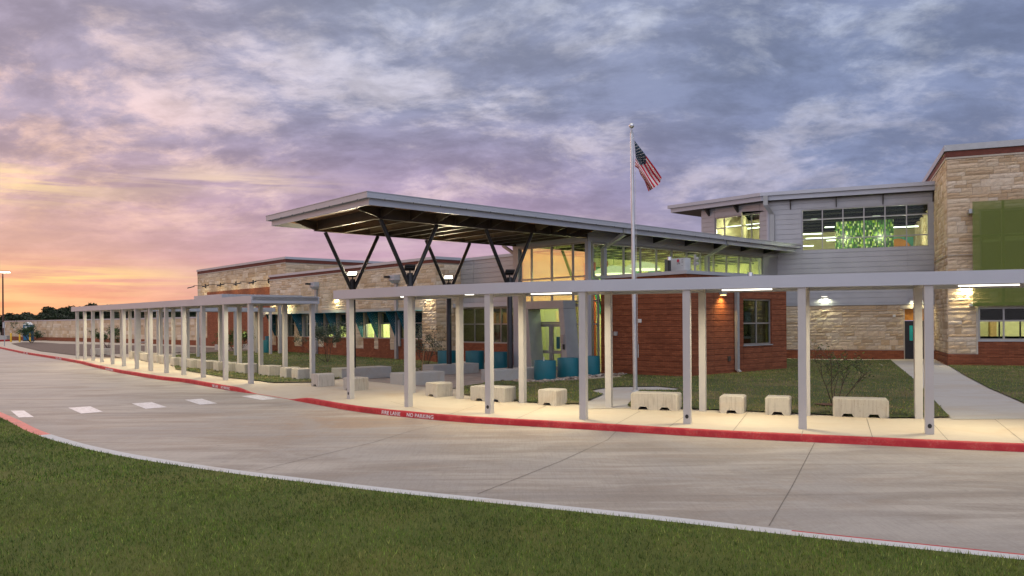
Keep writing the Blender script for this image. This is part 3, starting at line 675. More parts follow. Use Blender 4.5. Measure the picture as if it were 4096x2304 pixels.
def stones(mb, fr, rects, seed, n0=.0, big=1., rough=.012):
    rnd = random.Random(seed)
    for (s0, s1, z0, z1) in rects:
        z = z0
        while z < z1 - .02:
            h = rnd.choice([.18, .24, .3, .3]) * big
            if z + h > z1 - .08: h = z1 - z
            s = s0
            while s < s1 - .02:
                wsec = rnd.uniform(.45, 1.15) * big
                if s + wsec > s1 - .22: wsec = s1 - s
                if h > .24 * big and rnd.random() < .62:
                    c = rnd.choice([.42, .5, .6]) * h; lay = [(z, c), (z + c, h - c)]
                else: lay = [(z, h)]
                for zz, hh in lay:
                    x = s; k = 1 if rnd.random() < .35 else 2; cut = [s] + ([s + wsec * rnd.uniform(.3, .7)] if k == 2 and wsec > .5 else []) + [s + wsec]
                    for a, b in zip(cut, cut[1:]):
                        g_ = .006; col = rnd.choice(STC); f = rnd.uniform(.88, 1.1); col = (col[0] * f * 1.05, col[1] * f * .99, col[2] * f * .90)
                        a_, b_, c_, d_ = a + g_, b - g_, zz + g_, zz + hh - g_; nx = max(2, int((b_ - a_) / .16)); nz_ = 2; d0 = n0 + rnd.uniform(.02, .035)
                        G_ = []
                        for j in range(nz_ + 1):
                            for i in range(nx + 1):
                                edge = i in (0, nx) or j in (0, nz_); d = d0 + (rnd.uniform(0, .005) if edge else rnd.uniform(.006, .006 + rough * 2.2))
                                G_.append(fr.P(a_ + (b_ - a_) * i / nx, d, c_ + (d_ - c_) * j / nz_))
                        base = len(mb.v); mb.v += G_; w_ = nx + 1
                        for j in range(nz_):
                            for i in range(nx): mb.f.append((base + j * w_ + i, base + j * w_ + i + 1, base + (j + 1) * w_ + i + 1, base + (j + 1) * w_ + i)); mb.c.append(col); mb.m.append(0)
                        cor = [base, base + nx, base + nz_ * w_ + nx, base + nz_ * w_]; bb = len(mb.v)
                        mb.v += [fr.P(a_, n0 - .01, c_), fr.P(b_, n0 - .01, c_), fr.P(b_, n0 - .01, d_), fr.P(a_, n0 - .01, d_)]
                        for q in range(4): mb.f.append((cor[q], cor[(q + 1) % 4], bb + (q + 1) % 4, bb + q)); mb.c.append(col); mb.m.append(0)
                s += wsec
            z += h
    return mb
def window(par, fr, s0, s1, z0, z1, vs=(), hs=(), n=-.08, d=.09, w=.055, glass='glass', name='window', frame='mull', sill=False):
    mb = MB(); W2 = w / 2
    mb.box(fr, s0, s0 + w, n - d, n, z0, z1); mb.box(fr, s1 - w, s1, n - d, n, z0, z1)
    mb.box(fr, s0 + w, s1 - w, n - d, n, z0, z0 + w); mb.box(fr, s0 + w, s1 - w, n - d, n, z1 - w, z1)
    xs = [s0 + w] + sorted(vs) + [s1 - w]
    for v in vs: mb.box(fr, v - W2, v + W2, n - d, n - .003, z0 + w, z1 - w)
    for h in hs:
        for a, b in zip(xs, xs[1:]): mb.box(fr, a + (W2 if a in vs else 0), b - (W2 if b in vs else 0), n - d, n - .006, h - W2, h + W2)
    o = part(name, mb, M[frame], par)
    part('pane', MB().box(fr, s0 + .01, s1 - .01, n - d * .6, n - d * .6 + .008, z0 + .01, z1 - .01), M[glass], o)
    if sill: part('sill', MB().box(fr, s0 - .04, s1 + .04, -.03, .05, z0 - .05, z0), M['trim'], o)
    return o
def roomlight(par, fr, s0, s1, n, z, e, col=(1, 1, .82), sy=.5):
    k = max(1, int(abs(s1 - s0) / 1.6))
    for i in range(k): pointl(par, fr.P(s0 + (s1 - s0) * (i + .5) / k, n, z - .35), e / k, col)
def pointl(par, p, e, col=(1, 1, .62), r=.04):
    l = bpy.data.lights.new('room_light', 'POINT'); l.energy = e; l.color = col; l.shadow_soft_size = r; o = bpy.data.objects.new('room_light', l); COL.objects.link(o); o.parent = par; o.location = Vector(p) - wloc(par); return o
def room(par, fr, s0, s1, n0, n1, z0, z1, mat='interior', name='interior_wall', ceil='interior', floor=True):
    mb = MB(); t = .05   # n0 nearer the face, n1 deeper (negative)
    mb.box(fr, s0, s1, n1 - t, n1, z0, z1); mb.box(fr, s0 - t, s0, n1, n0, z0, z1); mb.box(fr, s1, s1 + t, n1, n0, z0, z1)
    if floor: mb.box(fr, s0, s1, n1, n0, z0 - t, z0)
    part(name, mb, M[mat], par); part('ceiling', MB().box(fr, s0, s1, n1, n0, z1, z1 + t), M[ceil], par)
def downspout(par, fr, s, z0, z1, w=.13, d=.11, n=.04):
    mb = MB().box(fr, s - w / 2, s + w / 2, n, n + d, z0 + .12, z1)
    P = fr.P; mb.hexa([P(s - w / 2, n + .0, z0 + .12), P(s + w / 2, n + .0, z0 + .12), P(s + w / 2, n + d + .0, z0 + .1), P(s - w / 2, n + d, z0 + .1)][::1] + [P(s - w / 2, n, z0 + .1201), P(s + w / 2, n, z0 + .1201), P(s + w / 2, n + d, z0 + .1201), P(s - w / 2, n + d, z0 + .1201)]) if False else None
    mb.hexa([P(s - w / 2, n + .16, z0), P(s + w / 2, n + .16, z0), P(s + w / 2, n + .22, z0 + .04), P(s - w / 2, n + .22, z0 + .04), P(s - w / 2, n, z0 + .12), P(s + w / 2, n, z0 + .12), P(s + w / 2, n + d, z0 + .121), P(s - w / 2, n + d, z0 + .121)])
    return part('downspout', mb, M['trim'], par)
def sconce(par, fr, s, z, e=40, col=(1, .82, .45), mat='lamp', size=.26, name='wall_lamp', spread=150, tilt=.25, body='trim'):
    mb = MB().box(fr, s - size / 2, s + size / 2, .03, .20, z, z + .16); o = part(name, mb, M[body], par)
    part('lens', MB().box(fr, s - size * .42, s + size * .42, .06, .18, z - .012, z - .002), M[mat], o)
    dr = (fr.n[0] * tilt, fr.n[1] * tilt, -1.); p = fr.P(s, .15, z - .04); area('lamp_light', p, size * .8, e, col, o, Vector(dr).normalized(), size_y=.12, spread=spread)
    return o
def cen(fr, s0, s1, n=-1., z=0.): p = fr.P((s0 + s1) / 2, n, z); return p
# ---------------------------------------------------------------- limestone classroom block
VA = 25.3; FA = FL(VA); UC = FA.s(1746, py=1300); UL = FA.s(1081, py=1300) ; ZT = 5.80
blk = root('classroom_building', 'long limestone classroom block with red brick base and teal window fins', 'school building', cen(FA, UL, UC, -4))
zst = .80; zh = FA.px(1330, 1234)[1]; zhd = FA.px(1450, 1245)[1]; zsl = FA.px(1540, 1347)[1]
zst = FA.px(1520, 1390)[1]; zbr = ZT - .32
wp = [(1107, 1136), (1148, 1178), (1211, 1241), (1297.5, 1333), (1347.5, 1385), (1456.5, 1497.5), (1516, 1560), (1592, 1630), (1637, 1690)]
WN = [(FA.s(a), FA.s(b)) for a, b in wp]; HB = [(a, b, zsl, zhd) for a, b in WN]
core = MB(); wall(core, FA, UL, UC - .02, -.5, ZT - .02, -.30, .0, HB); core.box(FA, UL, UL + .3, -9, -.3, -.5, ZT - .02); core.box(FA, UC - .3, UC - .02, -9, -.3, -.5, ZT - .02); core.box(FA, UL + .3, UC - .3, -9, -8.7, -.5, ZT - .02)
part('wall', core, M['caststone'], blk)
br = MB(); wall(br, FA, UL, UC, -.5, zst, .0, .045, []); 
for a, b in WN: br.box(FA, a - .02, b + .02, .0, .05, zst, zsl - .10); br.box(FA, a - .02, b + .02, .0, .065, zsl - .10, zsl - .01)
FB = FR(UC); br.box(FB, VA - .05, 26.95, .0, .045, -.5, zst)
br.box(FA, UL, UC, .046, .052, .16, .175) if False else None
part('brick_base', br, M['brick'], blk)
part('brick_band', MB().box(FA, UL, UC + .03, .0, .045, zbr, zbr + .17).box(FB, VA, 26.95, .0, .045, zbr, zbr + .17), M['brickband'], blk)
rects = []; zlin = zhd + .26
holes = HB + [(a - .02, b + .02, zst, zsl) for a, b in WN] + [(FA.s(1060 + 260 / 4) - 1.6, FA.s(1248), zhd, zlin), (FA.s(1290), FA.s(1390), zhd, zlin), (FA.s(1425), FA.s(1566), zhd, zlin), (FA.s(1590), FA.s(1697), zhd, zlin)]
stn = MB(); stones(stn, FA, cells(UL, UC - .01, zst + .03, zlin, holes) + cells(UL, UC - .01, zlin, zbr - .09, []), 3); stones(stn, FB, [(VA, 26.95, zst + .03, zbr - .09)], 4)
part('stone_facing', stn, M['stone'], blk)
tr_ = MB().box(FA, UL, UC + .03, .0, .06, zbr - .09, zbr - .01); 
for h in holes[-4:]: tr_.box(FA, h[0] + .02, h[1], .0, .065, zhd + .04, zlin - .01)
part('stone_trim', tr_, M['caststone'], blk)
part('coping', MB().box(FA, UL - .05, UC + .10, -.35, .09, ZT - .15, ZT).box(FB, VA + .35, 26.95, -.35, .09, ZT - .15, ZT), M['fascia'], blk)
for i, (a, b) in enumerate(WN):
    lit = i in (3, 4, 5, 6)
    window(blk, FA, a, b, zsl, zhd, (), (zhd - .62,), n=-.10, glass='glass')
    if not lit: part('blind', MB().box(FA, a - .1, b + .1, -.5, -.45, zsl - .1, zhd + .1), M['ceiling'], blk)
zm = (zsl + zhd) / 2
room(blk, FA, WN[3][0] - .4, WN[4][1] + .2, -.31, -4, -.1, 3.1); room(blk, FA, WN[5][0] - .4, WN[6][1] + .2, -.31, -4, -.1, 3.1)
for i, f in ((3, .85), (4, .55), (5, .42), (6, .45)):
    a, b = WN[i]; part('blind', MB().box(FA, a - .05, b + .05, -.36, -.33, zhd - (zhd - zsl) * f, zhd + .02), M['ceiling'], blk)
roomlight(blk, FA, WN[3][0], WN[4][1], -2, 3.0, 200, sy=1.5); roomlight(blk, FA, WN[5][0], WN[6][1], -2, 3.0, 300, sy=1.5)
# teal shades: a shelf over each pair of windows and a tapering perforated fin at each left jamb
holes_m = M['paint']
def fin(s, par, seed):
    z1 = zhd + .05; z0 = zsl + .06; D0 = .82; D1 = .10
    ft = Frame(FA.P(s, 0, 0)[:2], FA.n, -FA.a); mb = MB().prism(ft, [(.05, z0), (D1 + .05, z0), (D0, z1), (.05, z1)], -.012, .012); o = part('shade_fin', mb, M['tealfin'], par)
    rnd = random.Random(seed); hm = MB(); cx, cz = .17, z1 - .66
    def leaf(ang, r0, r1, w):
        ca, sa = math.cos(ang), math.sin(ang); pts = [(cx + ca * r0, cz + sa * r0), (cx + ca * (r0 + r1) / 2 - sa * w, cz + sa * (r0 + r1) / 2 + ca * w), (cx + ca * r1, cz + sa * r1), (cx + ca * (r0 + r1) / 2 + sa * w, cz + sa * (r0 + r1) / 2 - ca * w)]
        lim = lambda z: .05 + D1 + (D0 - .05 - D1) * (z - z0) / (z1 - z0)
        if all(z0 + .03 < p[1] < z1 - .02 and .055 < p[0] < lim(p[1]) - .02 for p in pts):
            hm.face([ft.P(p[0], .0135, p[1]) for p in pts]); hm.face([ft.P(p[0], -.0135, p[1]) for p in pts])
    for k in range(8): leaf(k * math.pi / 4, .015, .085, .016)
    for ri, (r, n_) in enumerate(((.13, 14), (.24, 18), (.37, 22), (.5, 26), (.64, 30))):
        for k in range(n_): leaf(2 * math.pi * (k + .5 * (ri % 2)) / n_, r, r + (.07 if ri < 3 else .045), .010)
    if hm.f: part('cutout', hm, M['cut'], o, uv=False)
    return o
M['cut'] = plain('painted_cutout_light', (.50, .47, .46), .7)  # pale colour stands in for light seen through the fin cutouts
for gi, grp in enumerate((WN[0:3], WN[3:5], WN[5:7], WN[7:9])):
    part('shade_shelf', MB().box(FA, grp[0][0] - .06, grp[-1][1] + .05, .05, .84, zhd + .045, zhd + .075), M['teal'], blk)
    for k, (a, b) in enumerate(grp):
        s_ = a - .04 if not (gi == 0 and k == 0) else a - .04
        fin(s_, blk, gi * 7 + k)
for px in (1265, 1585):
    s_ = FA.s(px, .1, 1400); downspout(blk, FA, s_, .0, 4.55, .2, .14, .05)
    o = part('scupper_box', MB().hexa([FA.P(s_ - .16, .04, 4.50), FA.P(s_ + .16, .04, 4.50), FA.P(s_ + .16, .28, 4.50), FA.P(s_ - .16, .28, 4.50), FA.P(s_ - .30, .04, 4.68), FA.P(s_ + .30, .04, 4.68), FA.P(s_ + .30, .42, 4.68), FA.P(s_ - .30, .42, 4.68)]).box(FA, s_ - .30, s_ + .30, .04, .42, 4.681, 4.98), M['fascia'], blk)
    part('camera', MB().box(FA, s_ - .30, s_ - .12, .45, .75, 4.80, 4.92), M['black'], o)
for px, e in ((1093, 18), (1345, 42), (1717, 45)):
    s_ = FA.s(px, .1, 1170); sconce(blk, FA, s_, 3.98 if px != 1717 else 4.05, e, (1, .86, .55), tilt=.15)
part('junction_box', MB().box(FA, FA.s(1600), FA.s(1607), .05, .15, .9, 2.4), M['trim'], blk)
# security camera at the far corner
sc_ = FA.s(1078); o = part('security_camera', MB().box(FA, sc_ - .35, sc_ + .1, .1, .4, zhd + .1, zhd + .35).lathe([(.02, zhd - .12), (.13, zhd - .08), (.15, zhd + .02), (.13, zhd + .1), (.05, zhd + .14)], 12, FA.P(sc_ - .45, .3, 0)[:2]), M['white'], blk)
# ---------------------------------------------------------------- gym block behind
VG = 27.3; FG = FL(VG); GL = FG.s(792.5); GR = FG.s(1145); ZG = (FG.px(1145, 1021.3)[1] + FG.px(792.5, 1057.5)[1]) / 2
gym = root('gymnasium_building', 'tall limestone hall with a red brick panel behind the crossing canopy, farthest block', 'school building', cen(FG, GL, GR, -6))
FG2 = FR(GR); b1 = FG.s(831)
zp1 = FG.px(950, 1144)[1]
core = MB().box(FG, GL, GR - .02, -.3, 0, -.5, ZG - .02).box(FG2, VG + .3, VG + 24, -.3, -.02, -.5, ZG - .02).box(FG, GL, GL + .3, -20, -.3, -.5, ZG - .02)
part('wall', core, M['caststone'], gym)
zb = ZG - .42
stn = MB(); stones(stn, FG, cells(GL, GR - .01, 1.0, zb - .09, [(b1, GR + 1, -1, zp1)]), 11, big=1.3); stones(stn, FG2, [(VG, VG + 24, 3., zb - .09)], 12, big=1.5)
part('stone_facing', stn, M['stone'], gym)
part('brick_panel', MB().box(FG, b1, GR, 0, .06, -.5, zp1), M['brick'], gym); part('brick_base', MB().box(FG, GL, b1 - .01, 0, .05, -.5, 1.), M['brick'], gym)
part('brick_band', MB().box(FG, GL, GR + .03, 0, .05, zb, zb + .24).box(FG2, VG, VG + 24, 0, .05, zb, zb + .24), M['brickband'], gym)
part('stone_trim', MB().box(FG, GL, GR + .03, 0, .07, zb - .09, zb - .01), M['caststone'], gym)
part('coping', MB().box(FG, GL - .06, GR + .12, -.4, .1, ZG - .18, ZG).box(FG2, VG + .4, VG + 24, -.4, .1, ZG - .18, ZG), M['fascia'], gym)
FGr = FR(GR - 3); a = FGr.px(1205, 1018); c_ = FGr.px(1275, 1022)
part('roof_hatch', MB().box(FGr, a[0], c_[0], -3, 0, ZG - .3, a[1]), M['siding'], gym)
for px, hx, y in ((827, 802, 1128), (887, 858, 1124), (949, 920, 1120), (1018, 985, 1116), (1080, 1050, 1111)):
    s_, z_ = FG.px(px, y); P = FG.P; mb = MB().box(FG, s_ - .05, s_ + .05, .03, .12, z_ - .18, z_ + .18).tube([P(s_, .1, z_), P(s_, 1.15, z_ + .03)], .025, 6)
    mb.hexa([P(s_ - .12, 1.1, z_ - .10), P(s_ + .12, 1.1, z_ - .10), P(s_ + .14, 1.7, z_ - .26), P(s_ - .14, 1.7, z_ - .26), P(s_ - .10, 1.1, z_ - .02), P(s_ + .10, 1.1, z_ - .02), P(s_ + .10, 1.65, z_ - .16), P(s_ - .10, 1.65, z_ - .16)])
    o = part('sign_lamp', mb, M['black'], gym); area('lamp_light', P(s_, 1.3, z_ - .28), .25, 12, (1, .84, .5), o, Vector((-FG.n[0] * .8, -FG.n[1] * .8, -.7)).normalized())
part('conduit', MB().box(FG, GL + 1.2, GL + 1.3, .06, .12, 0, 3.2).box(FG, GL + 1.0, GL + 1.35, .06, .2, 1.5, 2.1), M['trim'], gym)
# ---------------------------------------------------------------- metal clad link
VK = 26.95; FK = FL(VK); K0 = UC - .5; K1 = -28.75; ZK = FK.px(1950, 1023)[1]
lk = root('link_building', 'low metal clad link between the limestone block and the glass entrance hall', 'school building', cen(FK, K0, K1, -4))
kz0 = FK.px(1950, 1370)[1]; kz1 = FK.px(1950, 1229)[1]; ks0 = FK.s(1846); ks1 = FK.s(2055); kh = [(ks0, ks1, kz0, kz1)]
mb = MB(); grooved(mb, FK, K0, K1, kz1 + .02, ZK - .15, 0, .26, .026, .026, [], joints=(FK.s(1895),)); part('siding', mb, M['siding'], lk)
mb = MB(); wall(mb, FK, K0, K1, -.5, kz1, -.25, -.02, kh); part('wall', mb, M['caststone'], lk)
mb = MB(); wall(mb, FK, K0, K1, -.5, kz0 - .02, -.02, .03, []); mb.box(FK, ks0, ks1, .03, .05, kz0 - .14, kz0 - .03); part('brick_base', mb, M['brick'], lk)
part('coping', MB().box(FK, K0, K1, -.3, .06, ZK - .15, ZK), M['fascia'], lk)
part('window_hood', MB().box(FK, K0, K1 + .02, .01, .55, kz1 + .03, kz1 + .25), M['fascia'], lk)
window(lk, FK, ks0, ks1, kz0, kz1, (FK.s(1895), FK.s(2000), FK.s(1945) ), (FK.px(1950, 1295)[1],), n=-.05, glass='glassdark')
part('interior_wall', MB().box(FK, K0, K1, -2.6, -2.5, -.1, 3.2), plain('brown_interior', (.42, .33, .27), .9), lk); part('ceiling', MB().box(FK, K0, K1, -2.5, -.3, 3.2, 3.25), M['ceiling'], lk)
part('extinguisher_cabinet', MB().box(FK, FK.s(1978, -2.3), FK.s(1995, -2.3), -2.5, -2.3, .75, 1.65), plain('red_cabinet', (.5, .03, .01), .5), lk); part('notice_board', MB().box(FK, FK.s(1903, -2.4), FK.s(1922, -2.4), -2.5, -2.45, .95, 1.6), plain('cork', (.45, .16, .04), .8), lk)
roomlight(lk, FK, K0 + 1, K1 - 1, -1.2, 3.1, 55, (1, .9, .6), sy=1.)
# ---------------------------------------------------------------- entrance hall with its long roof
UA, UB, VH = -28.7, -24.03, 25.29; FH = FL(VH); FHR = FR(UB); VE = 40.5
ZHD = 5.72; hall = root('entrance_hall', 'glass entrance hall under a long grey overhanging roof carried on V columns', 'school building', cen(FH, UA, UB, -5))
mz = FH.px(2200, 1115)[1]; tz1 = FH.px(2315, 1206)[1]; tz2 = FH.px(2315, 1300)[1]
# corner posts and header
for a_, b_, d_ in ((UA - .25, UA + .12, .35), (UB - .16, UB + .03, .14)): part('corner_post', MB().box(FH, a_, b_, -d_, .04, -.2, ZHD), M['fascia'], hall)
mb = MB(); grooved(mb, FH, UA - .25, UB + .03, ZHD, 6.25, .06, .20, .02, .02); grooved(mb, FHR, VH - .06, VE, ZHD - .02, 6.25, .05, .2, .02, .02, joints=(30., 35., 39.)); part('header', mb, M['siding'], hall)
fx = [2072, 2123, 2203, 2288, 2345]; fs = [FH.s(x) for x in fx]
window(hall, FH, fs[0] - .05, fs[4], 2.95, ZHD, fs[1:4], (mz,), n=-.04, glass='glassleft', name='glazing', w=.07)
window(hall, FH, fs[0] - .05, FH.s(2101), .02, 2.95, (), (tz2,), n=-.04, glass='glassleft', name='glazing', w=.07)
window(hall, FH, fs[3] - .08, fs[4], .02, 2.95, (), (tz2, tz1 - .02), n=-.04, glass='glassleft', name='glazing', w=.07)
rx = [2376, 2503, 2570, 2634, 2695, 2755, 2810, 2862.5, 2914, 2962.5, 3010, 3055]; rs = [FHR.s(x, py=1040) for x in rx]; print('GLZ', rs[0], [FH.s(x) for x in (2345, 2357)])
zb_ = 4.12
window(hall, FHR, rs[0], 26.02, .02, zb_, (), (tz2, tz1), n=-.04, glass='glasshall', name='glazing', w=.06)
window(hall, FHR, rs[0], rs[-1], zb_ + .02, ZHD - .03, rs[1:-1], (), n=-.04, glass='glasshall', name='clerestory', w=.07)
part('wall', MB().box(FHR, rs[-1], VE, -.3, .02, -.2, ZHD - .02).box(FHR, 33.6, VE, -.3, .018, -.2, zb_), M['siding'], hall)
part('side_wall', MB().box(FR(UA), VH + .1, VE, -.3, 0, -.2, 6.25), M['siding'], hall)
# door set
dz = 2.13; ds = [FH.s(x) for x in (2146, 2200.5, 2247)]
dm = MB().box(FH, ds[0] - .08, ds[0], -.14, -.02, 0, 2.95).box(FH, ds[2], FH.s(2287), -.14, -.02, 0, 2.95).box(FH, FH.s(2101), ds[0] - .08, -.14, -.02, 0, 2.95).box(FH, ds[0], ds[2], -.14, -.02, dz + .01, dz + .10).box(FH, ds[0], ds[2], -.14, -.02, 2.88, 2.95)
dfo = part('door_frame', dm, M['mull'], hall)
part('pane', MB().box(FH, ds[0], ds[2], -.09, -.08, dz + .10, 2.88), M['glass'], dfo)
for a, b, sgn in ((ds[0], ds[1], 1), (ds[1], ds[2], -1)):
    a += .01; b -= .01; mb = MB().box(FH, a, a + .12, -.11, -.05, .02, dz).box(FH, b - .12, b, -.11, -.05, .02, dz).box(FH, a + .12, b - .12, -.11, -.05, .02, .2).box(FH, a + .12, b - .12, -.11, -.05, dz - .13, dz).box(FH, a + .12, b - .12, -.11, -.05, .78, .92)
    o = part('door', mb, M['mull'], hall); part('pane', MB().box(FH, a + .12, b - .12, -.085, -.078, .2, dz - .13), M['glass'], o)
    hs = b - .06 if sgn > 0 else a + .06; part('handle', MB().tube([FH.P(hs, -.04, .8), FH.P(hs, .02, .82), FH.P(hs, .02, 1.12), FH.P(hs, -.04, 1.14)], .013, 6), M['silver'], o)
part('poster', MB().box(FH, FH.s(2221), FH.s(2235), -.07, -.065, 1.0, 1.55), M['teal'], hall)
part('door_sign', MB().box(FH, FH.s(2296), FH.s(2309), -.02, -.012, .86, 1.22), plain('sign_card', (.75, .6, .6), .6), hall)
# portal that frames the doors
FP = FL(24.5); q = lambda x, y: FP.px(x, y)
zt_ = q(2180, 1205)[1]; zu = q(2180, 1236.5)[1]
L0, L1, R0, R1 = q(2101, 1236)[0] - .05, q(2112, 1238)[0], q(2234, 1237)[0], q(2253.5, 1236)[0]
bl0, bl1 = q(2106, 1476)[0], q(2126, 1476)[0]; br0, br1 = q(2250, 1440)[0] + .02, q(2269, 1440)[0] + .03
D_ = -(VH - 24.5) + .02
mb = MB().prism(FP, [(L0, zu), (R1, zu), (R1, zt_), (L0, zt_)], D_, 0); mb.prism(FP, [(bl0, -.1), (bl1, -.1), (L1, zu - .004), (L0, zu - .004)], D_, -.003); mb.prism(FP, [(br0, -.1), (br1, -.1), (R1, zu - .004), (R0, zu - .004)], D_, -.003)
po = part('entry_portal', mb, M['trim'], hall)
part('panel_joint', MB().box(FP, R1 - .001, R1 + .003, D_ + .1, -.02, zu - .012, zu + .0).box(FP, L0, R1, D_ + .1, .002, zu - .006, zu - .002), M['black'], po)
part('intercom', MB().box(FP, q(2243, 1360)[0], q(2256, 1360)[0], 0, .05, 1.30, 1.66), M['mull'], hall); part('card_reader', MB().box(FP, q(2251, 1390)[0], q(2258, 1390)[0], 0, .04, 1.02, 1.25), M['black'], hall)
# long roof: corner measured at u=-22.53, v=13.44
RU0, RU1, RV0, RV1 = -30.2, -22.53, 13.44, 40.42
rz_ = lambda v: 6.455 - .00575 * (v - RV0)
def slab(u0, u1, v0, v1, t0, t1, mb=None):
    mb = mb or MB(); P = lambda u, v, z: (*uv2xy(u, v), z)
    return mb.hexa([P(u0, v0, rz_(v0) + t0), P(u1, v0, rz_(v0) + t0), P(u1, v1, rz_(v1) + t0), P(u0, v1, rz_(v1) + t0), P(u0, v0, rz_(v0) + t1), P(u1, v0, rz_(v0) + t1), P(u1, v1, rz_(v1) + t1), P(u0, v1, rz_(v1) + t1)])
slb = slab(RU0 + .03, RU1 - .03, RV0 + .03, RV1 - .03, -.16, -.03); ro = part('roof', slb, M['fascia'], hall)
fm_ = MB(); slab(RU1 - .03, RU1, RV0, RV1, -.185, 0, fm_); slab(RU0, RU0 + .03, RV0, RV1, -.185, 0, fm_); slab(RU0 + .03, RU1 - .03, RV0, RV0 + .03, -.185, 0, fm_); slab(RU0 + .03, RU1 - .03, RV1 - .03, RV1, -.185, 0, fm_)
slab(RU0 - .02, RU1 + .02, RV0 - .02, RV1 + .02, 0, .02, fm_)
o = part('upper_fascia', fm_, M['fascia'], ro)
g_ = .16; fm_ = MB(); slab(RU1 - g_ - .05, RU1 - g_, RV0 + g_, RV1 - .3, -.39, -.16, fm_); slab(RU0 + g_, RU0 + g_ + .05, RV0 + g_, RV1 - .3, -.39, -.16, fm_); slab(RU0 + g_ + .05, RU1 - g_ - .05, RV0 + g_, RV0 + g_ + .05, -.39, -.16, fm_); slab(RU0 + g_ + .05, RU1 - g_ - .05, RV1 - .35, RV1 - .3, -.39, -.16, fm_)
part('lower_fascia', fm_, M['fascia'], ro)
tk = MB()
for i in range(24): slab(RU1, RU1 + .012, 14.1 + i * 1.12, 14.112 + i * 1.12, -.22, -.165, tk)
for i in range(8): slab(-29.8 + i * .95, -29.788 + i * .95, RV0 - .012, RV0, -.22, -.165, tk)
part('gutter_clip', tk, M['black'], ro)
M['woodsoffit'] = plain('stained_timber_soffit', (.17, .085, .035), .6, 0, .25, 5)
part('soffit', slab(RU0 + .2, RU1 - .2, RV0 + .22, RV1 - .35, -.21, -.17), M['woodsoffit'], ro)
ZB = 5.83
for u in (UA, UB):
    f = FR(u); mb = MB().box(f, 14.75, VH - .06, -.075, .075, ZB, ZB + .02).box(f, 14.75, VH - .06, -.012, .012, ZB + .02, 6.2).box(f, 14.75, VH - .06, -.075, .075, 6.2, 6.215)
    part('main_beam', mb, M['beam'], hall)
jv = [14.85, 16.05, 17.2, 18.1, 18.95, 19.75, 20.95, 22.1, 23.0, 23.9, 24.7]
def joistset(v, left=True, inner=True):
    f = FL(v); mb = MB(); zt = rz_(v) - .21; P = f.P
    if inner: mb.box(f, UA + .08, UB - .08, -.05, .05, ZB + .03, ZB + .045).box(f, UA + .08, UB - .08, -.01, .01, ZB + .045, zt)
    mb.prism(f, [(UB + .08, ZB + .03), (RU1 - .25, zt - .06), (RU1 - .25, zt), (UB + .08, zt)], -.012, .012)
    if left: mb.prism(f, [(UA - .08, ZB + .03), (RU0 + .25, zt - .06), (RU0 + .25, zt), (UA - .08, zt)], -.012, .012)
    return mb
for v in jv: part('joist', joistset(v), M['beam'], hall); 
for v in jv: part('cap_plate', MB().box(FL(v), UB - .16, UB + .18, -.16, .16, ZB - .012, ZB - .002), M['beam'], hall)
for v in (27.2, 29.6, 32., 34.4, 36.8, 39.): part('roof_bracket', joistset(v, False, False), M['black'], hall)
P_ = lambda u, v, z: (*uv2xy(u, v), z)
for v in (14.85,):
    f = FL(v)
    for u in (UA, UB): part('outrigger', MB().prism(FR(u), [(14.85, ZB + .03), (RV0 + .25, 6.18), (RV0 + .25, 6.24), (14.85, 6.24)], -.012, .012), M['beam'], hall)
# gutter downpipes braced back to the hall
def brace(px0, px1, px2, v_off=0.):
    s0 = FHR.s(px1, .35, 1000); f = FHR; w = .09; P = f.P; nO = RU1 - UB - .2
    mb = MB().box(f, s0 - w, s0 + w, .06, .26, 3.6, 5.42)
    a = [(.06, 5.42), (.26, 5.42), (nO + .0, 5.86), (nO + .0, 6.06), (nO - .16, 6.0)]
    mb.hexa([P(s0 - w, .06, 5.42), P(s0 + w, .06, 5.42), P(s0 + w, .26, 5.42), P(s0 - w, .26, 5.42), P(s0 - w, nO - .12, 5.98), P(s0 + w, nO - .12, 5.98), P(s0 + w, nO + .1, 5.90), P(s0 - w, nO + .1, 5.90)])
    mb.box(f, s0 - w, s0 + w, nO - .12, nO + .1, 5.985, 6.24)
    part('downspout', mb, M['brace'], hall)
brace(0, 2432, 0); brace(0, 2845, 0)
f = FR(UA - .28); s0 = VH + .4
part('downspout', MB().hexa([f.P(s0, -1.3, 5.95), f.P(s0 + .12, -1.3, 5.95), f.P(s0 + .12, 0, 5.25), f.P(s0, 0, 5.25), f.P(s0, -1.3, 6.1), f.P(s0 + .12, -1.3, 6.1), f.P(s0 + .12, 0, 5.4), f.P(s0, 0, 5.4)]), M['brace'], hall)
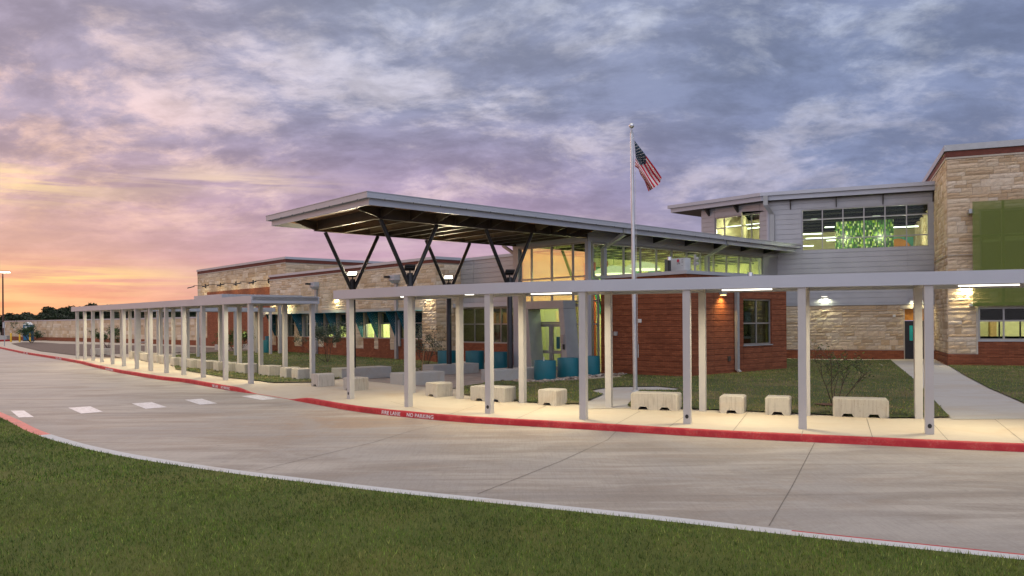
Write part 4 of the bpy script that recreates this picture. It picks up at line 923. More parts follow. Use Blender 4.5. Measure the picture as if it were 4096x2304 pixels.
# V columns: belong to the hall roof; their plinths are benches of their own
COLS = [(UA, 16.42, 'A'), (UA, 21.24, 'C'), (UB, 16.07, 'B'), (UB, 20.78, 'D')]
for u, v, nm in COLS:
    x, y = uv2xy(u, v); zb0 = .30
    mb = MB().lathe([(.115, zb0), (.115, 3.98), (.10, 4.0)], 16, (x, y)); co_ = part('column', mb, M['steel'], hall, smooth=True)
    for sg in (-1, 1): part('arm', MB().tube([P_(u, v + sg * .07, 3.62), P_(u, v + sg * 1.20, ZB - .02)], .075, 12), M['steel'], co_, smooth=True)
    lit = nm in 'AC'; dv = Vector((*( -d2 * .55 - d1 * .25 if lit else d2 * .55 + d1 * .35), 1.)).normalized()
    c = Vector(P_(u, v, 4.2)); side = Vector((*(-d1 * .8 + d2 * .6), 0)).normalized(); side = Vector((1, 0, 0)) if lit else Vector((.97, .24, 0))
    nrm = dv; fw = side.cross(nrm).normalized(); 
    def bx(c, a, b, n_, ha, hb, hn): return [c + a * i * ha + b * j * hb + n_ * k * hn for k in (-1, 1) for i, j in ((-1, -1), (1, -1), (1, 1), (-1, 1))]
    fl = part('floodlight', MB().hexa([tuple(p) for p in bx(c, side, fw, nrm, .19, .15, .035)]).tube([tuple(c - Vector((0, 0, .22))), tuple(c)], .03, 8).hexa([tuple(p) for p in bx(c - nrm * .05, side, fw, nrm, .15, .1, .03)]), M['black'], hall)
    part('lens', MB().hexa([tuple(p) for p in bx(c + nrm * .037, side, fw, nrm, .17, .13, .003)]), M['flood'], fl)
    area('flood_light', tuple(c + nrm * .06), .3, 140 if lit else 14, (1, .86, .55), fl, dv, spread=130)
# interior of the hall
FI = FR(UA + .32)
inn = MB().box(FI, VH + .1, VE - .4, -.12, .0, 0, 6.05).box(FL(VE - .4), UA + .3, UB - .3, -.1, 0, 0, 6.05).box(FR(UB), 34.2, VE - .4, -.42, -.34, 0, 3.9)
part('interior_wall', inn, M['interior'], hall)
part('floor', MB().box(FH, UA + .3, UB - .05, -15, -.15, -.1, .0), plain('terrazzo', (.35, .36, .28), .35), hall)
part('ceiling', MB().box(FH, UA + .1, UB - .05, -15, -.05, 6.06, 6.12), M['ceiling'], hall)
M['green'] = plain('mural_green', (.015, .30, .12), .7, 0, .05); M['lgreen'] = plain('mural_light_green', (.30, .50, .10), .7, 0, .05); M['mred'] = plain('painted_red', (.62, .13, .06), .7); M['myel'] = plain('painted_yellow', (.80, .60, .01), .7)
def s_in(x): return FI.s(x, py=1080)
part('mural', MB().box(FI, s_in(2372), s_in(2560), .005, .02, 2.6, 5.05), M['green'], hall)
mb = MB(); cx = s_in(2400); rr = (s_in(2430) - s_in(2372)); pts = [(cx - rr * 1.2 + 2.6 * rr * k / 24, 2.6 + 1.9 * math.sqrt(max(0, 1 - ((k / 12. - 1) ** 2)))) for k in range(25)]; mb.prism(FI, pts, .021, .03); part('mural_hill', mb, M['lgreen'], hall)
part('mural_sky', MB().box(FI, s_in(2596), s_in(2655), .005, .02, 4.1, 5.0), plain('mural_blue', (.06, .28, .30), .7), hall)
fi2 = FL(VE - .5)
for x0, x1, mt in ((.35, 1.1, 'mred'), (1.5, 1.9, 'mred')): part('painted_panel', MB().box(FL(29.5), UA + x0, UA + x1, -.1, 0, 0, 5.2), M[mt], hall)
part('painted_panel', MB().box(FL(29.), UB - 1.3, UB - .6, -.1, 0, 1.5, 3.3), M['myel'], hall); part('painted_panel', MB().box(FL(31.), UB - 2.6, UB - 1.7, -.1, 0, 2.4, 4.0), M['lgreen'], hall)
mb = MB().hexa([(*uv2xy(-26.2, 27.5), 5.2), (*uv2xy(-26.0, 27.5), 5.2), (*uv2xy(-25.3, 27.5), 2.6), (*uv2xy(-25.5, 27.5), 2.6)] + [(*uv2xy(-26.2, 27.6), 5.2), (*uv2xy(-26.0, 27.6), 5.2), (*uv2xy(-25.3, 27.6), 2.6), (*uv2xy(-25.5, 27.6), 2.6)]); part('sloping_strut', mb, M['green'], hall)
mb = MB()
for v in np.arange(26, 40, 1.25): mb.box(FL(v), UA + .35, UB - .1, -.03, .03, 5.52, 5.60)
for u in (-27.6, -26.4, -25.2): mb.tube([P_(u, 25.6, 5.45), P_(u, 40, 5.45)], .04, 6)
part('ceiling_truss', mb, plain('painted_truss', (.16, .19, .12), .6), hall)
for v in (26.6, 29., 31.4, 33.8, 36.2, 38.6): pointl(hall, P_(-26.3, v, 4.0), 150, (1, 1, .55))
# umbrella pendants
def pendant(px, py, u, r, label):
    f = FR(u); s, z = f.px(px, py); x, y, _ = f.P(s, 0, 0); rt = root('pendant_lamp', label, 'pendant lamp', (x, y, z), 'fabric pendant lamps in the hall')
    mb = MB().lathe([(r, 0), (r * .93, r * .12), (r * .75, r * .24), (r * .45, r * .35), (.05, r * .40)], 20, (x, y), cap=False); mb.v = [(a, b, c + z) for a, b, c in mb.v]; part('shade', mb, M['umb'], rt)
    mb = MB().lathe([(r * .97, -.06), (r * 1.0, -.01)], 24, (x, y)); mb.v = [(a, b, c + z) for a, b, c in mb.v]; part('rim_light', mb, M['lamp2'], rt)
    part('cord', MB().tube([(x, y, z + r * .4), (x, y, 5.5)], .012, 5), M['lgreen'], rt)
M['lamp2'] = emit('rim_glow', (.95, 1, .6, 1), 3.)
pendant(2458, 1101, -26.9, 1.05, 'nearer umbrella shaped pendant lamp glowing by the green mural'); pendant(2572, 1083, -26.6, .92, 'umbrella shaped pendant lamp seen behind the flagpole, right of the green mural')
# ---------------------------------------------------------------- brick office block
VO, UO = 26.04, -19.42; FO = FL(VO); FOR = FR(UO); ZO = 4.23; VO1 = 33.47
off = root('brick_office_building', 'single storey red brick block with ribbed courses and one square window', 'school building', cen(FO, UB, UO, -3))
ow = (FOR.s(2974), FOR.s(3086), FOR.px(3030, 1391)[1], FOR.px(3030, 1210)[1])
mb = MB(); grooved(mb, FO, UB + .02, UO, -.6, ZO - .42, 0, .235, .026, .026); grooved(mb, FOR, VO, VO1, -.6, ZO - .42, 0, .235, .026, .026, [ow], joints=(FOR.s(2856), ow[0] - .01, ow[1] + .01))
mb.box(FO, UB + .02, UO - .02, -.15, 0, ZO - .42, ZO - .14).box(FOR, VO + .0, VO1, -.15, .0, ZO - .42, ZO - .14)
mb.box(FR(UB - .1), 0, 0, 0, 0, 0, 0) if False else None
mb.box(FL(VO1), UB + .02, UO, -.02, .0, -.6, ZO - .14)
part('wall', mb, M['brick'], off)
part('coping', MB().box(FO, UB + .03, UO + .07, -.35, .07, ZO - .14, ZO).box(FOR, VO + .35, VO1 + .05, -.35, .07, ZO - .14, ZO), M['fascia'], off)
part('roof', MB().box(FO, UB + .03, UO - .3, -7.3, -.3, ZO - .3, ZO - .2), M['trim'], off)
window(off, FOR, ow[0], ow[1], ow[2], ow[3], ((ow[0] + ow[1]) / 2,), (FOR.px(3030, 1306)[1],), n=-.06, glass='glassdark', sill=True)
room(off, FOR, ow[0] - .5, ow[1] + .5, -.16, -2.5, .2, 3., mat='interior'); roomlight(off, FOR, ow[0], ow[1], -1.3, 2.9, 10, (1, .9, .4), sy=1)
part('blind', MB().box(FOR, ow[0], ow[1], -.30, -.29, ow[2], ow[3]), plain('half_closed_blind', (.10, .10, .035), .8), off)
downspout(off, FOR, FOR.s(2947, .1, 1450), .04, ZO - .3, .17, .13)
sconce(off, FOR, FOR.s(2893, .1, 1190), FOR.px(2893, 1192)[1], 20, (1, .62, .18), 'lampwarm', .3, tilt=.05, spread=120)
part('outlet', MB().box(FOR, FOR.s(2909), FOR.s(2918), 0, .06, FOR.px(2914, 1456)[1], FOR.px(2914, 1436)[1]), M['bark'], off)
part('wall_box', MB().box(FO, FO.s(2457), FO.s(2470), 0, .05, FO.px(2463, 1348)[1], FO.px(2463, 1332)[1]), M['trim'], off)
part('wall_sensor', MB().box(FO, FO.s(2555), FO.s(2567), 0, .06, FO.px(2561, 1298)[1], FO.px(2561, 1283)[1]), M['white'], off, bevel=.015)
# roof plant (things of their own)
fr_ = FL(27.2); s0, z0 = fr_.px(2676, 1092); s1 = fr_.s(2741); r_ = root('air_conditioner', 'white outdoor air conditioning unit on the brick block roof with red round badge', 'air conditioner', fr_.P((s0 + s1) / 2, -.2, ZO - .2))
zt2 = fr_.px(2700, 1043)[1]
part('body', MB().box(fr_, s0, s1, -.4, 0, ZO - .19, zt2), plain('unit_grey', (.52, .54, .56), .45), r_, bevel=.012)
bz = fr_.px(2714, 1052)[1]; bs_ = fr_.s(2714)
part('badge', MB().prism(fr_, [(bs_ + .065 * math.cos(a), bz + .065 * math.sin(a)) for a in np.linspace(0, 2 * math.pi, 20)[:-1]], .001, .006), plain('badge_red', (.45, .01, .05), .4), r_)
def ftext(s, fr, s0, z0, size, n, par, mat, name='lettering'):
    V, F = text_mesh(s, size); mb = MB(); mb.quads([fr.P(s0 + x, n + z, z0 + y) for x, y, z in V], F); part(name, mb, mat, par, uv=False)
ftext('LG', fr_, fr_.s(2709), fr_.px(2714, 1066)[1], .13, .002, r_, M['black'])
mb = MB()
for i, (y, w_) in enumerate(((1048, .07), (1052, .05), (1056, .08), (1060, .06), (1072, .06))): zz = fr_.px(2730, y)[1]; mb.box(fr_, fr_.s(2728), fr_.s(2728) + w_, .001, .004, zz, zz + .012)
part('label_print', mb, M['black'], r_)
fs_ = fr_.px(2668, 1080); c = fr_.P(fr_.s(2682), .02, 0)
part('fan_guard', MB().box(fr_, fr_.s(2659), s0 - .01, -.4, -.02, ZO - .19, fr_.px(2670, 1046)[1]), plain('fan_grille', (.10, .11, .12), .5), r_)
v_ = root('roof_vent', 'short silver capped vent pipe in front of the air conditioner', 'roof vent', fr_.P(fr_.s(2679), .35, ZO - .2)); cx, cy, _ = fr_.P(fr_.s(2679, .35), .35, 0)
part('pipe', MB().lathe([(.07, ZO - .2), (.07, fr_.px(2679, 1054)[1])], 14, (cx, cy)), M['black'], v_); part('cap', MB().lathe([(.10, fr_.px(2679, 1053)[1]), (.10, fr_.px(2679, 1040)[1]), (.06, fr_.px(2679, 1039)[1])], 14, (cx, cy)), M['silver'], v_, smooth=True)
f2 = FL(29.5); cx, cy, _ = f2.P(f2.s(3002), 0, 0)
v2 = root('roof_vent', 'small silver vent cap below the right end of the clerestory windows', 'roof vent', (cx, cy, ZO - .2)); part('cap', MB().lathe([(.12, ZO - .19), (.12, f2.px(3002, 1103)[1]), (.07, f2.px(3002, 1102)[1])], 12, (cx, cy)), M['silver'], v2, smooth=True)
f2 = FL(27.0); s_ = f2.s(2781); an = root('antenna_mast', 'grey antenna mast with two round receivers on the brick block roof', 'antenna', f2.P(s_, 0, ZO - .2))
za = f2.px(2781, 1027)[1]; part('mast', MB().box(f2, s_ - .035, s_ + .035, -.05, .02, ZO - .19, za), M['siding'], an)
for y in (1045, 1064): z_ = f2.px(2790, y)[1]; cx, cy, _ = f2.P(s_ + .11, 0, 0); part('receiver', MB().lathe([(.05, z_ - .07), (.075, z_ - .03), (.075, z_ + .02), (.04, z_ + .06)], 12, (cx, cy)), M['siding'], an, smooth=True)
part('cable', MB().tube([f2.P(s_ - .35, 0, ZO + .02), f2.P(s_ - .15, 0, ZO + .12), f2.P(s_ - .03, 0, ZO + .45)], .012, 5), M['silver'], an)
M['dimint'] = plain('beige_interior', (.50, .46, .30), .8)
# ---------------------------------------------------------------- two storey wing
sL = FW.s(3077, py=900); CW = V2(*FW.P(sL, 0, 0)[:2]); VW = float(d2 @ CW); FWL = FL(VW); uW = float(-d1 @ CW)
wing = root('classroom_wing', 'two storey grey metal clad wing with a wide ribbon window and green tile screen inside', 'school building', FW.P(sL / 2, -3, 0))
w0 = [FW.s(3210), FW.s(3719), FW.px(3210, 1020)[1], FW.px(3719, 834)[1]]; zM = FW.px(3400, 1236)[1]
ZR = FW.px(3500, 805)[1] + .15
lw = [FWL.s(2862), FWL.s(3041), FWL.px(3041, 978)[1] - .3, FWL.px(3041, 864)[1]]
mb = MB(); grooved(mb, FW, sL, 0, zM + .05, ZR, 0, .276, .030, .03, [w0], joints=(w0[0] - .01, FW.s(3632) ))
grooved(mb, FWL, uW - (uW - FWL.s(2808)), uW, zM + .05, ZR, 0, .276, .030, .03, [lw], joints=(lw[0] - .01, lw[1] + .01)); part('siding', mb, M['siding'], wing)
part('corner_trim', MB().box(FWL, uW - .08, uW + .02, 0, .02, zM, ZR).box(FW, sL - .02, sL + .08, 0, .02, zM, ZR), M['fascia'], wing)
part('drip_trim', MB().box(FW, -9.5, 0, -.05, .07, zM - .04, zM + .05), M['trim'], wing)
window(wing, FW, *w0, [FW.s(x) for x in (3292, 3374.5, 3458.8, 3543.3, 3629.5)], (FW.px(3210, 896)[1], FW.px(3210, 974)[1]), n=-.05, glass='glass', name='ribbon_window')
window(wing, FWL, *lw, [FWL.s(2897), FWL.s(3006)], (FWL.px(3041, 911)[1] + .02,), n=-.05, glass='glass')
room(wing, FW, w0[0] - 3.2, w0[1] + .6, -.14, -13, w0[2] - .4, w0[3] + .05, ceil='ceiling', mat='dimint')
room(wing, FWL, lw[0] - .2, lw[1] + .1, -.14, -3.2, lw[2] - .3, lw[3] + .3, ceil='ceiling', mat='interior2') if 'interior2' in M else None
M['interior2'] = plain('pale_interior', (.62, .58, .40), .8); room(wing, FWL, lw[0] - .2, lw[1] + .1, -.14, -3., lw[2] - .3, lw[3] + .3, ceil='ceiling', mat='interior2')
for s_, n_, e_ in ((-6.5, -1.2, 60), (-4.3, -1.0, 70), (-2.4, -1.0, 60), (-7, -5.5, 90), (-4.5, -6.5, 80), (-1.2, -5., 110), (-8, -10, 120), (-3, -10, 120)): pointl(wing, FW.P(s_, n_, w0[3] - 1.35), e_, (1, 1, .70))  # point lights without fixtures; the front row is added to brighten the tile screen
for s_ in (.25, .75): pointl(wing, FWL.P(lw[0] + (lw[1] - lw[0]) * s_, -1.2, lw[3] - .6), 75, (1, .93, .60))
for a, b, y0, y1, n in ((3213, 3290, 955, 951, -3), (3228, 3345, 972, 962, -3.5), (3304, 3340, 928, 926, -5), (3310, 3348, 981, 979, -2.5), (3578, 3676, 932, 923, -3), (3250, 3272, 894, 893, -4), (3495, 3524, 886, 883, -5), (3213, 3256, 1002, 1001, -6)):
    s0, z0 = FW.px(a, y0, n); s1 = FW.s(b, n); o = part('tube_lamp', MB().box(FW, s0, s1, n - .06, n + .06, z0, z0 + .05), M['tube'], wing)
for a, b, y0, y1, n in ((2908, 3040, 921, 911, -1.5), (2970, 3040, 931, 925, -2.2)):
    s0, z0 = FWL.px((a + b) / 2, (y0 + y1) / 2, n); s0 = FWL.s(a, n); s1 = FWL.s(b, n); part('tube_lamp', MB().box(FWL, s0, s1, n - .06, n + .06, z0, z0 + .05), M['tube'], wing)
mz0 = FW.px(3347, 905, -2.2); part('tile_screen', MB().box(FW, mz0[0], FW.s(3577, -2.2), -2.3, -2.2, w0[2] - .35, mz0[1]), M['mosaic'], wing)
fcx = FW.s(3600, -6.5); mb = MB(); pts = [(fcx + .9 * math.cos(a), w0[2] + 1.2 * math.sin(a)) for a in np.linspace(0, math.pi, 18)]; mb.prism(FW, pts, -7.9, -7.85); part('mural', mb, plain('mural_orange', (.55, .22, .06), .8), wing)
part('mural', MB().box(FW, FW.s(3578, -7.9), w0[1] - .1, -7.97, -7.92, w0[2] - .3, w0[3] - 1.0), plain('mural_turquoise', (.10, .36, .32), .8), wing)
mb = MB()
for i in range(6): mb.box(FW, w0[0] - 1, w0[1] + .4, -1.6 - i * 1.9, -1.54 - i * 1.9, w0[3] - .12, w0[3] - .05)
part('ceiling_truss', mb, plain('wing_truss', (.008, .010, .010), .7), wing)
# lower storey
dpx = (3617, 3698); dd = (FW.s(3619), FW.s(3697), .05, FW.px(3650, 1258)[1]); zB = FW.px(3500, 1421)[1]
mb = MB(); wall(mb, FW, -10.5, 0, -.4, zM - .04, -.3, -.0, [(dd[0], dd[1], -.4, dd[3])]); part('wall', mb, M['caststone'], wing)
mb = MB(); stones(mb, FW, cells(-10.5, -.01, zB + .03, zM - .06, [(dd[0] - .06, dd[1] + .06, 0, dd[3] + .02), (FW.s(3602), FW.s(3712), dd[3], dd[3] + .22)]), 21); part('stone_facing', mb, M['stone'], wing)
part('lintel', MB().box(FW, FW.s(3602), FW.s(3712), .0, .05, dd[3] + .03, dd[3] + .21), M['caststone'], wing)
mb = MB(); wall(mb, FW, -10.5, 0, -.4, zB, 0, .05, [(dd[0] - .05, dd[1] + .05, -.4, 1)]); mb.box(FW, -10.5, dd[0] - .05, .05, .054, .3, .31); part('brick_base', mb, M['brick'], wing)
o = part('door', MB().box(FW, dd[0], dd[1], -.14, -.05, .02, FW.px(3650, 1305)[1]), M['steel'], wing)
lt = (FW.s(3638), FW.s(3651), FW.px(3645, 1384)[1], FW.px(3645, 1324)[1]); part('door_light', MB().box(FW, lt[0], lt[1], -.05, -.045, lt[2], lt[3]), plain('turquoise_glass', (.01, .42, .36), .2), o); part('handle', MB().box(FW, dd[1] - .18, dd[1] - .1, -.05, .0, 1.0, 1.05), M['silver'], o)
part('transom_panel', MB().box(FW, dd[0], dd[1], -.14, -.06, FW.px(3650, 1303)[1], dd[3]), plain('plywood_panel', (.50, .20, .03), .7, 0, .15, 6), wing)
sconce(wing, FW, FW.s(3299, .1, 1200), FW.px(3299, 1203)[1], 30, (1, 1, .66), 'lamp', .36, tilt=.1, spread=150, body='trim'); sconce(wing, FW, FW.s(3667, .1, 1222), FW.px(3667, 1226)[1], 15, (1, .9, .5), 'lamp', .7, tilt=.1, body='mull')
part('alarm_box', MB().box(FW, FW.s(3571), FW.s(3582), .04, .12, FW.px(3577, 1289)[1], FW.px(3577, 1279)[1]), M['white'], wing, bevel=.01)
# wing roof
NO = .62; cs, cz = FW.px(3047, 784, NO); cxy = V2(*FW.P(cs, NO, 0)[:2]); FRL = FL(float(d2 @ cxy)); ul, zl = FRL.px(2676, 831); ucr = float(-d1 @ cxy)
def rslab(dz0, dz1, inset):
    # plan polygon of the roof: left end, bend, right end at the tower, back
    n = NO - inset; c = Frame(FW.P(0, n, 0)[:2], FW.a, FW.n); A = FRL.P(ul + inset, -inset, 0)[:2]
    # bend = intersection of both inset lines
    o1 = FRL.P(0, -inset, 0)[:2]; M2 = np.array([[FRL.a[0], -FW.a[0]], [FRL.a[1], -FW.a[1]]]); t = np.linalg.solve(M2, V2(*FW.P(0, n, 0)[:2]) - V2(*o1)); B = V2(*o1) + FRL.a * t[0]
    C = FW.P(-.0, n, 0)[:2]; D = FW.P(-.0, -9, 0)[:2]; E = (B[0] + d4[0] * 9 * 1, B[1] + d4[1] * 9); F_ = (A[0] + d2[0] * 6, A[1] + d2[1] * 6)
    poly = [A, tuple(B), C, D, E, F_]; zA, zC = zl, cz; k = len(poly); zz = [zl, cz, czr, czr, cz, zl]
    return MB().quads([(p[0], p[1], z + dz0) for p, z in zip(poly, zz)] + [(p[0], p[1], z + dz1) for p, z in zip(poly, zz)], [tuple(range(k))[::-1], tuple(range(k, 2 * k))] + [(i, (i + 1) % k, (i + 1) % k + k, i + k) for i in range(k)])
czr = FW.px(3747, 746.5, NO)[1]
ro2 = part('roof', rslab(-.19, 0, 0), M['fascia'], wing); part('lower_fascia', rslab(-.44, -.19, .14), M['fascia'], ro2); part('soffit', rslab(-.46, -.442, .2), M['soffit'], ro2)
for x in (2830, 2945): s_ = FWL.s(x + 10); part('roof_bracket', MB().prism(FR(s_), [(VW - .02, ZR - .5), (VW - .0, ZR - .05), (float(d2 @ cxy) + .25, cz - .46), (float(d2 @ cxy) + .25, cz - .5)], -.05, .05), M['soffit'], wing)
for x in (3165, 3348, 3535, 3735):
    s_ = FW.s(x); c = Frame(FW.P(s_, 0, 0)[:2], FW.n, FW.a); part('roof_bracket', MB().prism(c, [(.0, cz - .95), (.03, cz - .95), (NO - .2, cz - .46), (.0, cz - .46)], -.02, .02), M['soffit'], wing)
s_ = FW.s(3093, .2, 900); mb = MB().box(FW, s_ - .12, s_ + .12, .02, .2, FW.px(3093, 980)[1], FW.px(3093, 873)[1]); P = FW.P
mb.hexa([P(s_ - .12, .02, FW.px(3093, 873)[1]), P(s_ + .12, .02, FW.px(3093, 873)[1]), P(s_ + .12, .2, FW.px(3093, 873)[1]), P(s_ - .12, .2, FW.px(3093, 873)[1]), P(s_ - .42, NO - .1, cz - .72), P(s_ - .18, NO - .1, cz - .72), P(s_ - .18, NO + .05, cz - .72), P(s_ - .42, NO + .05, cz - .72)]).box(FW, s_ - .42, s_ - .18, NO - .1, NO + .05, cz - .719, cz - .2); part('downspout', mb, M['brace'], wing)
# ---------------------------------------------------------------- limestone tower at the right edge
tw = root('stone_tower', 'tall limestone clad end block with green mesh screen at the right edge', 'school building', FT.P(4, -4, 0))
TZ = FT.px(3791, 606)[1]; tb = FT.px(3850, 1441)[1]; s1_ = FT.s(3911); SE = 11.
scn = (FT.s(3893, .6), FT.px(3893, 1249, .6)[1], FT.px(3893, 832, .6)[1])
wz0, wz1 = FT.px(3920, 1386)[1], FT.px(3920, 1255)[1]; wn = [FT.s(3914), SE - 1, wz0, wz1]; up_ = [s1_ + .1, SE - .5, 4.1, scn[2] - .3]
mb = MB(); wall(mb, FT, .0, SE, -.4, TZ - .02, -.3, 0, [tuple(wn), tuple(up_)]); mb.box(FTL, .3, 16, -.3, -.01, -.4, TZ - .02); mb.box(FT, SE - .3, SE, -9, -.3, -.4, TZ - .02); part('wall', mb, M['caststone'], tw)
zbt = TZ - .56; mb = MB(); stones(mb, FT, cells(.0, SE, tb + .03, zbt - .09, [(s1_, SE + 1, -1, wz1 + .1), tuple(up_)]), 31, big=1.15); stones(mb, FTL, [(.0, 16, tb + .03, zbt - .09)], 32, big=1.1); part('stone_facing', mb, M['stone'], tw)
mb = MB().box(FT, -.03, SE, 0, .06, zbt, zbt + .26).box(FTL, 0, 16, 0, .06, zbt, zbt + .26); part('brick_band', mb, M['brickband'], tw)
part('stone_trim', MB().box(FT, -.04, SE, 0, .07, zbt - .09, zbt - .01).box(FTL, 0, 16, 0, .07, zbt - .09, zbt - .01).box(FT, s1_ - .07, s1_, 0, .06, tb, wz1), M['caststone'], tw)
part('coping', MB().box(FT, -.12, SE, -.4, .12, TZ - .28, TZ).box(FTL, .12, 16, -.4, .12, TZ - .28, TZ), M['trim'], tw)
mb = MB(); grooved(mb, FT, -.03, SE, -.4, tb, .05, .29, .026, .026, base=.02); grooved(mb, FTL, -.0, 5.1, -.4, tb, .05, .29, .026, .026, base=.02); grooved(mb, FT, s1_, SE, tb, wz0 - .02, .05, .29, .026, .026, base=.02); part('brick_base', mb, M['brick'], tw)
window(tw, FT, *wn, [FT.s(4016), FT.s(4016) + 2.3], (FT.px(3950, 1309)[1],), n=-.05, glass='glass', w=.07); part('sill', MB().box(FT, wn[0] - .05, SE, .02, .08, wz0 - .06, wz0), M['trim'], tw)
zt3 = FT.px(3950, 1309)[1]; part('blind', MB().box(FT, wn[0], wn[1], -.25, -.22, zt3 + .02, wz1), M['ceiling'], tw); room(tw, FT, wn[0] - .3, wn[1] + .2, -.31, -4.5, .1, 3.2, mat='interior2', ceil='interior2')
for px in (3994, 4078): part('inner_post', MB().box(FT, FT.s(px, -.3), FT.s(px, -.3) + .06, -.35, -.28, wz0, zt3), M['black'], tw)
part('worktop', MB().box(FT, wn[0], wn[1], -.9, -.3, wz0 - .0, wz0 + .16), M['ceiling'], tw); part('cupboard', MB().box(FT, FT.s(3960, -4), FT.s(3985, -4), -4.4, -3.9, .1, 2.1), M['wood'], tw)
roomlight(tw, FT, wn[0], wn[0] + 4.5, -1.6, 3.1, 260, (1, 1, .68))
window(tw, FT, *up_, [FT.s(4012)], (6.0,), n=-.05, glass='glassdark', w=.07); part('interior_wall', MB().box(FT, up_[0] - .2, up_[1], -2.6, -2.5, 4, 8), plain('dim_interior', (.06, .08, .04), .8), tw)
part('glow_strip', MB().box(FT, FT.s(3937, -.4), FT.s(3992, -.4), -.45, -.4, FT.px(3960, 991)[1], FT.px(3960, 980)[1]).box(FT, FT.s(3997, -.4), SE - 1, -.45, -.4, FT.px(3997, 988)[1], FT.px(3997, 957)[1]), emit('lit_wall_glow', (1, 1, .6, 1), .35), tw)  # glowing strips stand in for the lit room wall; no lamp there
mb = MB().box(FT, scn[0], SE + 1, .58, .60, scn[1], scn[2]); so = part('mesh_screen', mb, M['screen'], tw)
M['sgreen'] = plain('green_painted_frame', (.07, .15, .03), .5)
part('screen_frame', MB().box(FT, scn[0], SE + 1, .50, .575, scn[1], scn[1] + .14).box(FT, FT.s(4010, .55), FT.s(4010, .55) + .10, .50, .575, scn[1] + .14, scn[2]).box(FT, scn[0], SE + 1, .50, .575, 5.9, 6.0), M['sgreen'], so); part('bracket', MB().box(FT, scn[0] - .12, scn[0] + .1, .05, .52, scn[2] - .5, scn[2] - .3), M['trim'], so)
sconce(tw, FT, FT.s(3866, .1, 1165), FT.px(3866, 1168)[1], 48, (1, .85, .48), 'lamp', .36, tilt=.12, spread=160)
part('camera', MB().box(FT, FT.s(3876), FT.s(3894), .05, .3, FT.px(3885, 1250)[1], FT.px(3885, 1238)[1]), M['white'], tw)
part('floor_band', MB().box(FTL, 0, 5, .055, .075, 5.15, 5.19).box(FT, 0, s1_, .055, .075, 5.15, 5.19), M['caststone'], tw)
# ---------------------------------------------------------------- far boundary wall
W0, W1 = V2(-73.5, 116.), V2(*uv2xy(GL + .3, VG)); aw = (W1 - W0) / np.linalg.norm(W1 - W0); nw_ = V2(aw[1], -aw[0]); FBW = Frame(W0, aw, nw_); LW = float(np.linalg.norm(W1 - W0))
bw = root('boundary_wall', 'long low limestone yard wall with brick base at the far left', 'wall', FBW.P(LW / 2, 0, 0))
zw = FBW.px(300, 1254)[1]; zbw = FBW.px(400, 1331)[1]
part('wall', MB().box(FBW, -.3, LW, -.4, 0, -.5, zw - .12), M['caststone'], bw); mb = MB(); stones(mb, FBW, [(0, LW, zbw, zw - .14)], 41, big=1.6); part('stone_facing', mb, M['stone'], bw)
part('brick_base', MB().box(FBW, 0, LW, 0, .06, -.5, zbw), M['brick'], bw); part('coping', MB().box(FBW, -.35, LW, -.45, .1, zw - .13, zw), M['fascia'], bw)

# ================================================================== COVERED WALKWAYS
def resample(P, n):
    P = np.array(P); d = np.r_[0, np.cumsum(np.linalg.norm(np.diff(P, axis=0), axis=1))]; t = np.linspace(0, d[-1], n)
    # Catmull-Rom through the points
    out = []
    for q in t:
        i = min(len(P) - 2, max(0, int(np.searchsorted(d, q)) - 1)); f = (q - d[i]) / (d[i + 1] - d[i]); p0 = P[max(i - 1, 0)] if i > 0 else 2 * P[0] - P[1]; p1, p2 = P[i], P[i + 1]; p3 = P[i + 2] if i + 2 < len(P) else 2 * P[-1] - P[-2]
        out.append(.5 * ((2 * p1) + (-p0 + p2) * f + (2 * p0 - 5 * p1 + 4 * p2 - p3) * f * f + (-p0 + 3 * p1 - 3 * p2 + p3) * f ** 3))
    return np.array(out)
def ribbon(mb, A, B, z0, z1, zf):   # solid strip between two lines of equal length
    n = len(A)
    for i in range(n - 1):
        p = [(*A[i], zf(*A[i]) + z0), (*A[i + 1], zf(*A[i + 1]) + z0), (*B[i + 1], zf(*B[i + 1]) + z0), (*B[i], zf(*B[i]) + z0)]; t = [(a, b, c + z1 - z0) for a, b, c in p]
        fs = [(3, 2, 1, 0), (4, 5, 6, 7), (0, 1, 5, 4), (2, 3, 7, 6)] + ([(3, 0, 4, 7)] if i == 0 else []) + ([(1, 2, 6, 5)] if i == n - 2 else []); mb.quads(p + t, fs)
    return mb
PW = .155
def post(par, c, tang, ztop, hole=False, name='post', w=PW):
    t = np.array(tang) / np.linalg.norm(tang); f = Frame(c, t, V2(t[1], -t[0])); g = walkz(*c)
    mb = MB().box(f, -w / 2, w / 2, -w / 2, w / 2, g - .02, ztop); o = part(name, mb, M['post'], par)
    if hole:
        cz = g + .16; mb = MB().prism(f, [(.038 * math.cos(a), cz + .045 * math.sin(a)) for a in np.linspace(0, 2 * math.pi, 16)[:-1]], w / 2 + .0005, w / 2 + .003); part('drain_hole', mb, M['black'], o)
def striplight(par, c, tang, z, L=1.05, e=62, rnd=False):
    t = np.array(tang) / np.linalg.norm(tang); f = Frame(c, t, V2(t[1], -t[0]))
    if rnd: mb = MB().lathe([(.12, z - .02), (.12, z + .01)], 16, tuple(c))
    else: mb = MB().box(f, -L / 2, L / 2, -.05, .05, z - .004, z + .02)
    o = part('ceiling_light', mb, M['lamp'], par); area('canopy_light', (c[0], c[1], z - .05), L if not rnd else .3, e, (1, .85, .54), o, size_y=.05, spread=165)
    o.children[0].rotation_mode = 'XYZ'; o.children[0].rotation_euler = (0, 0, math.atan2(t[1], t[0]))
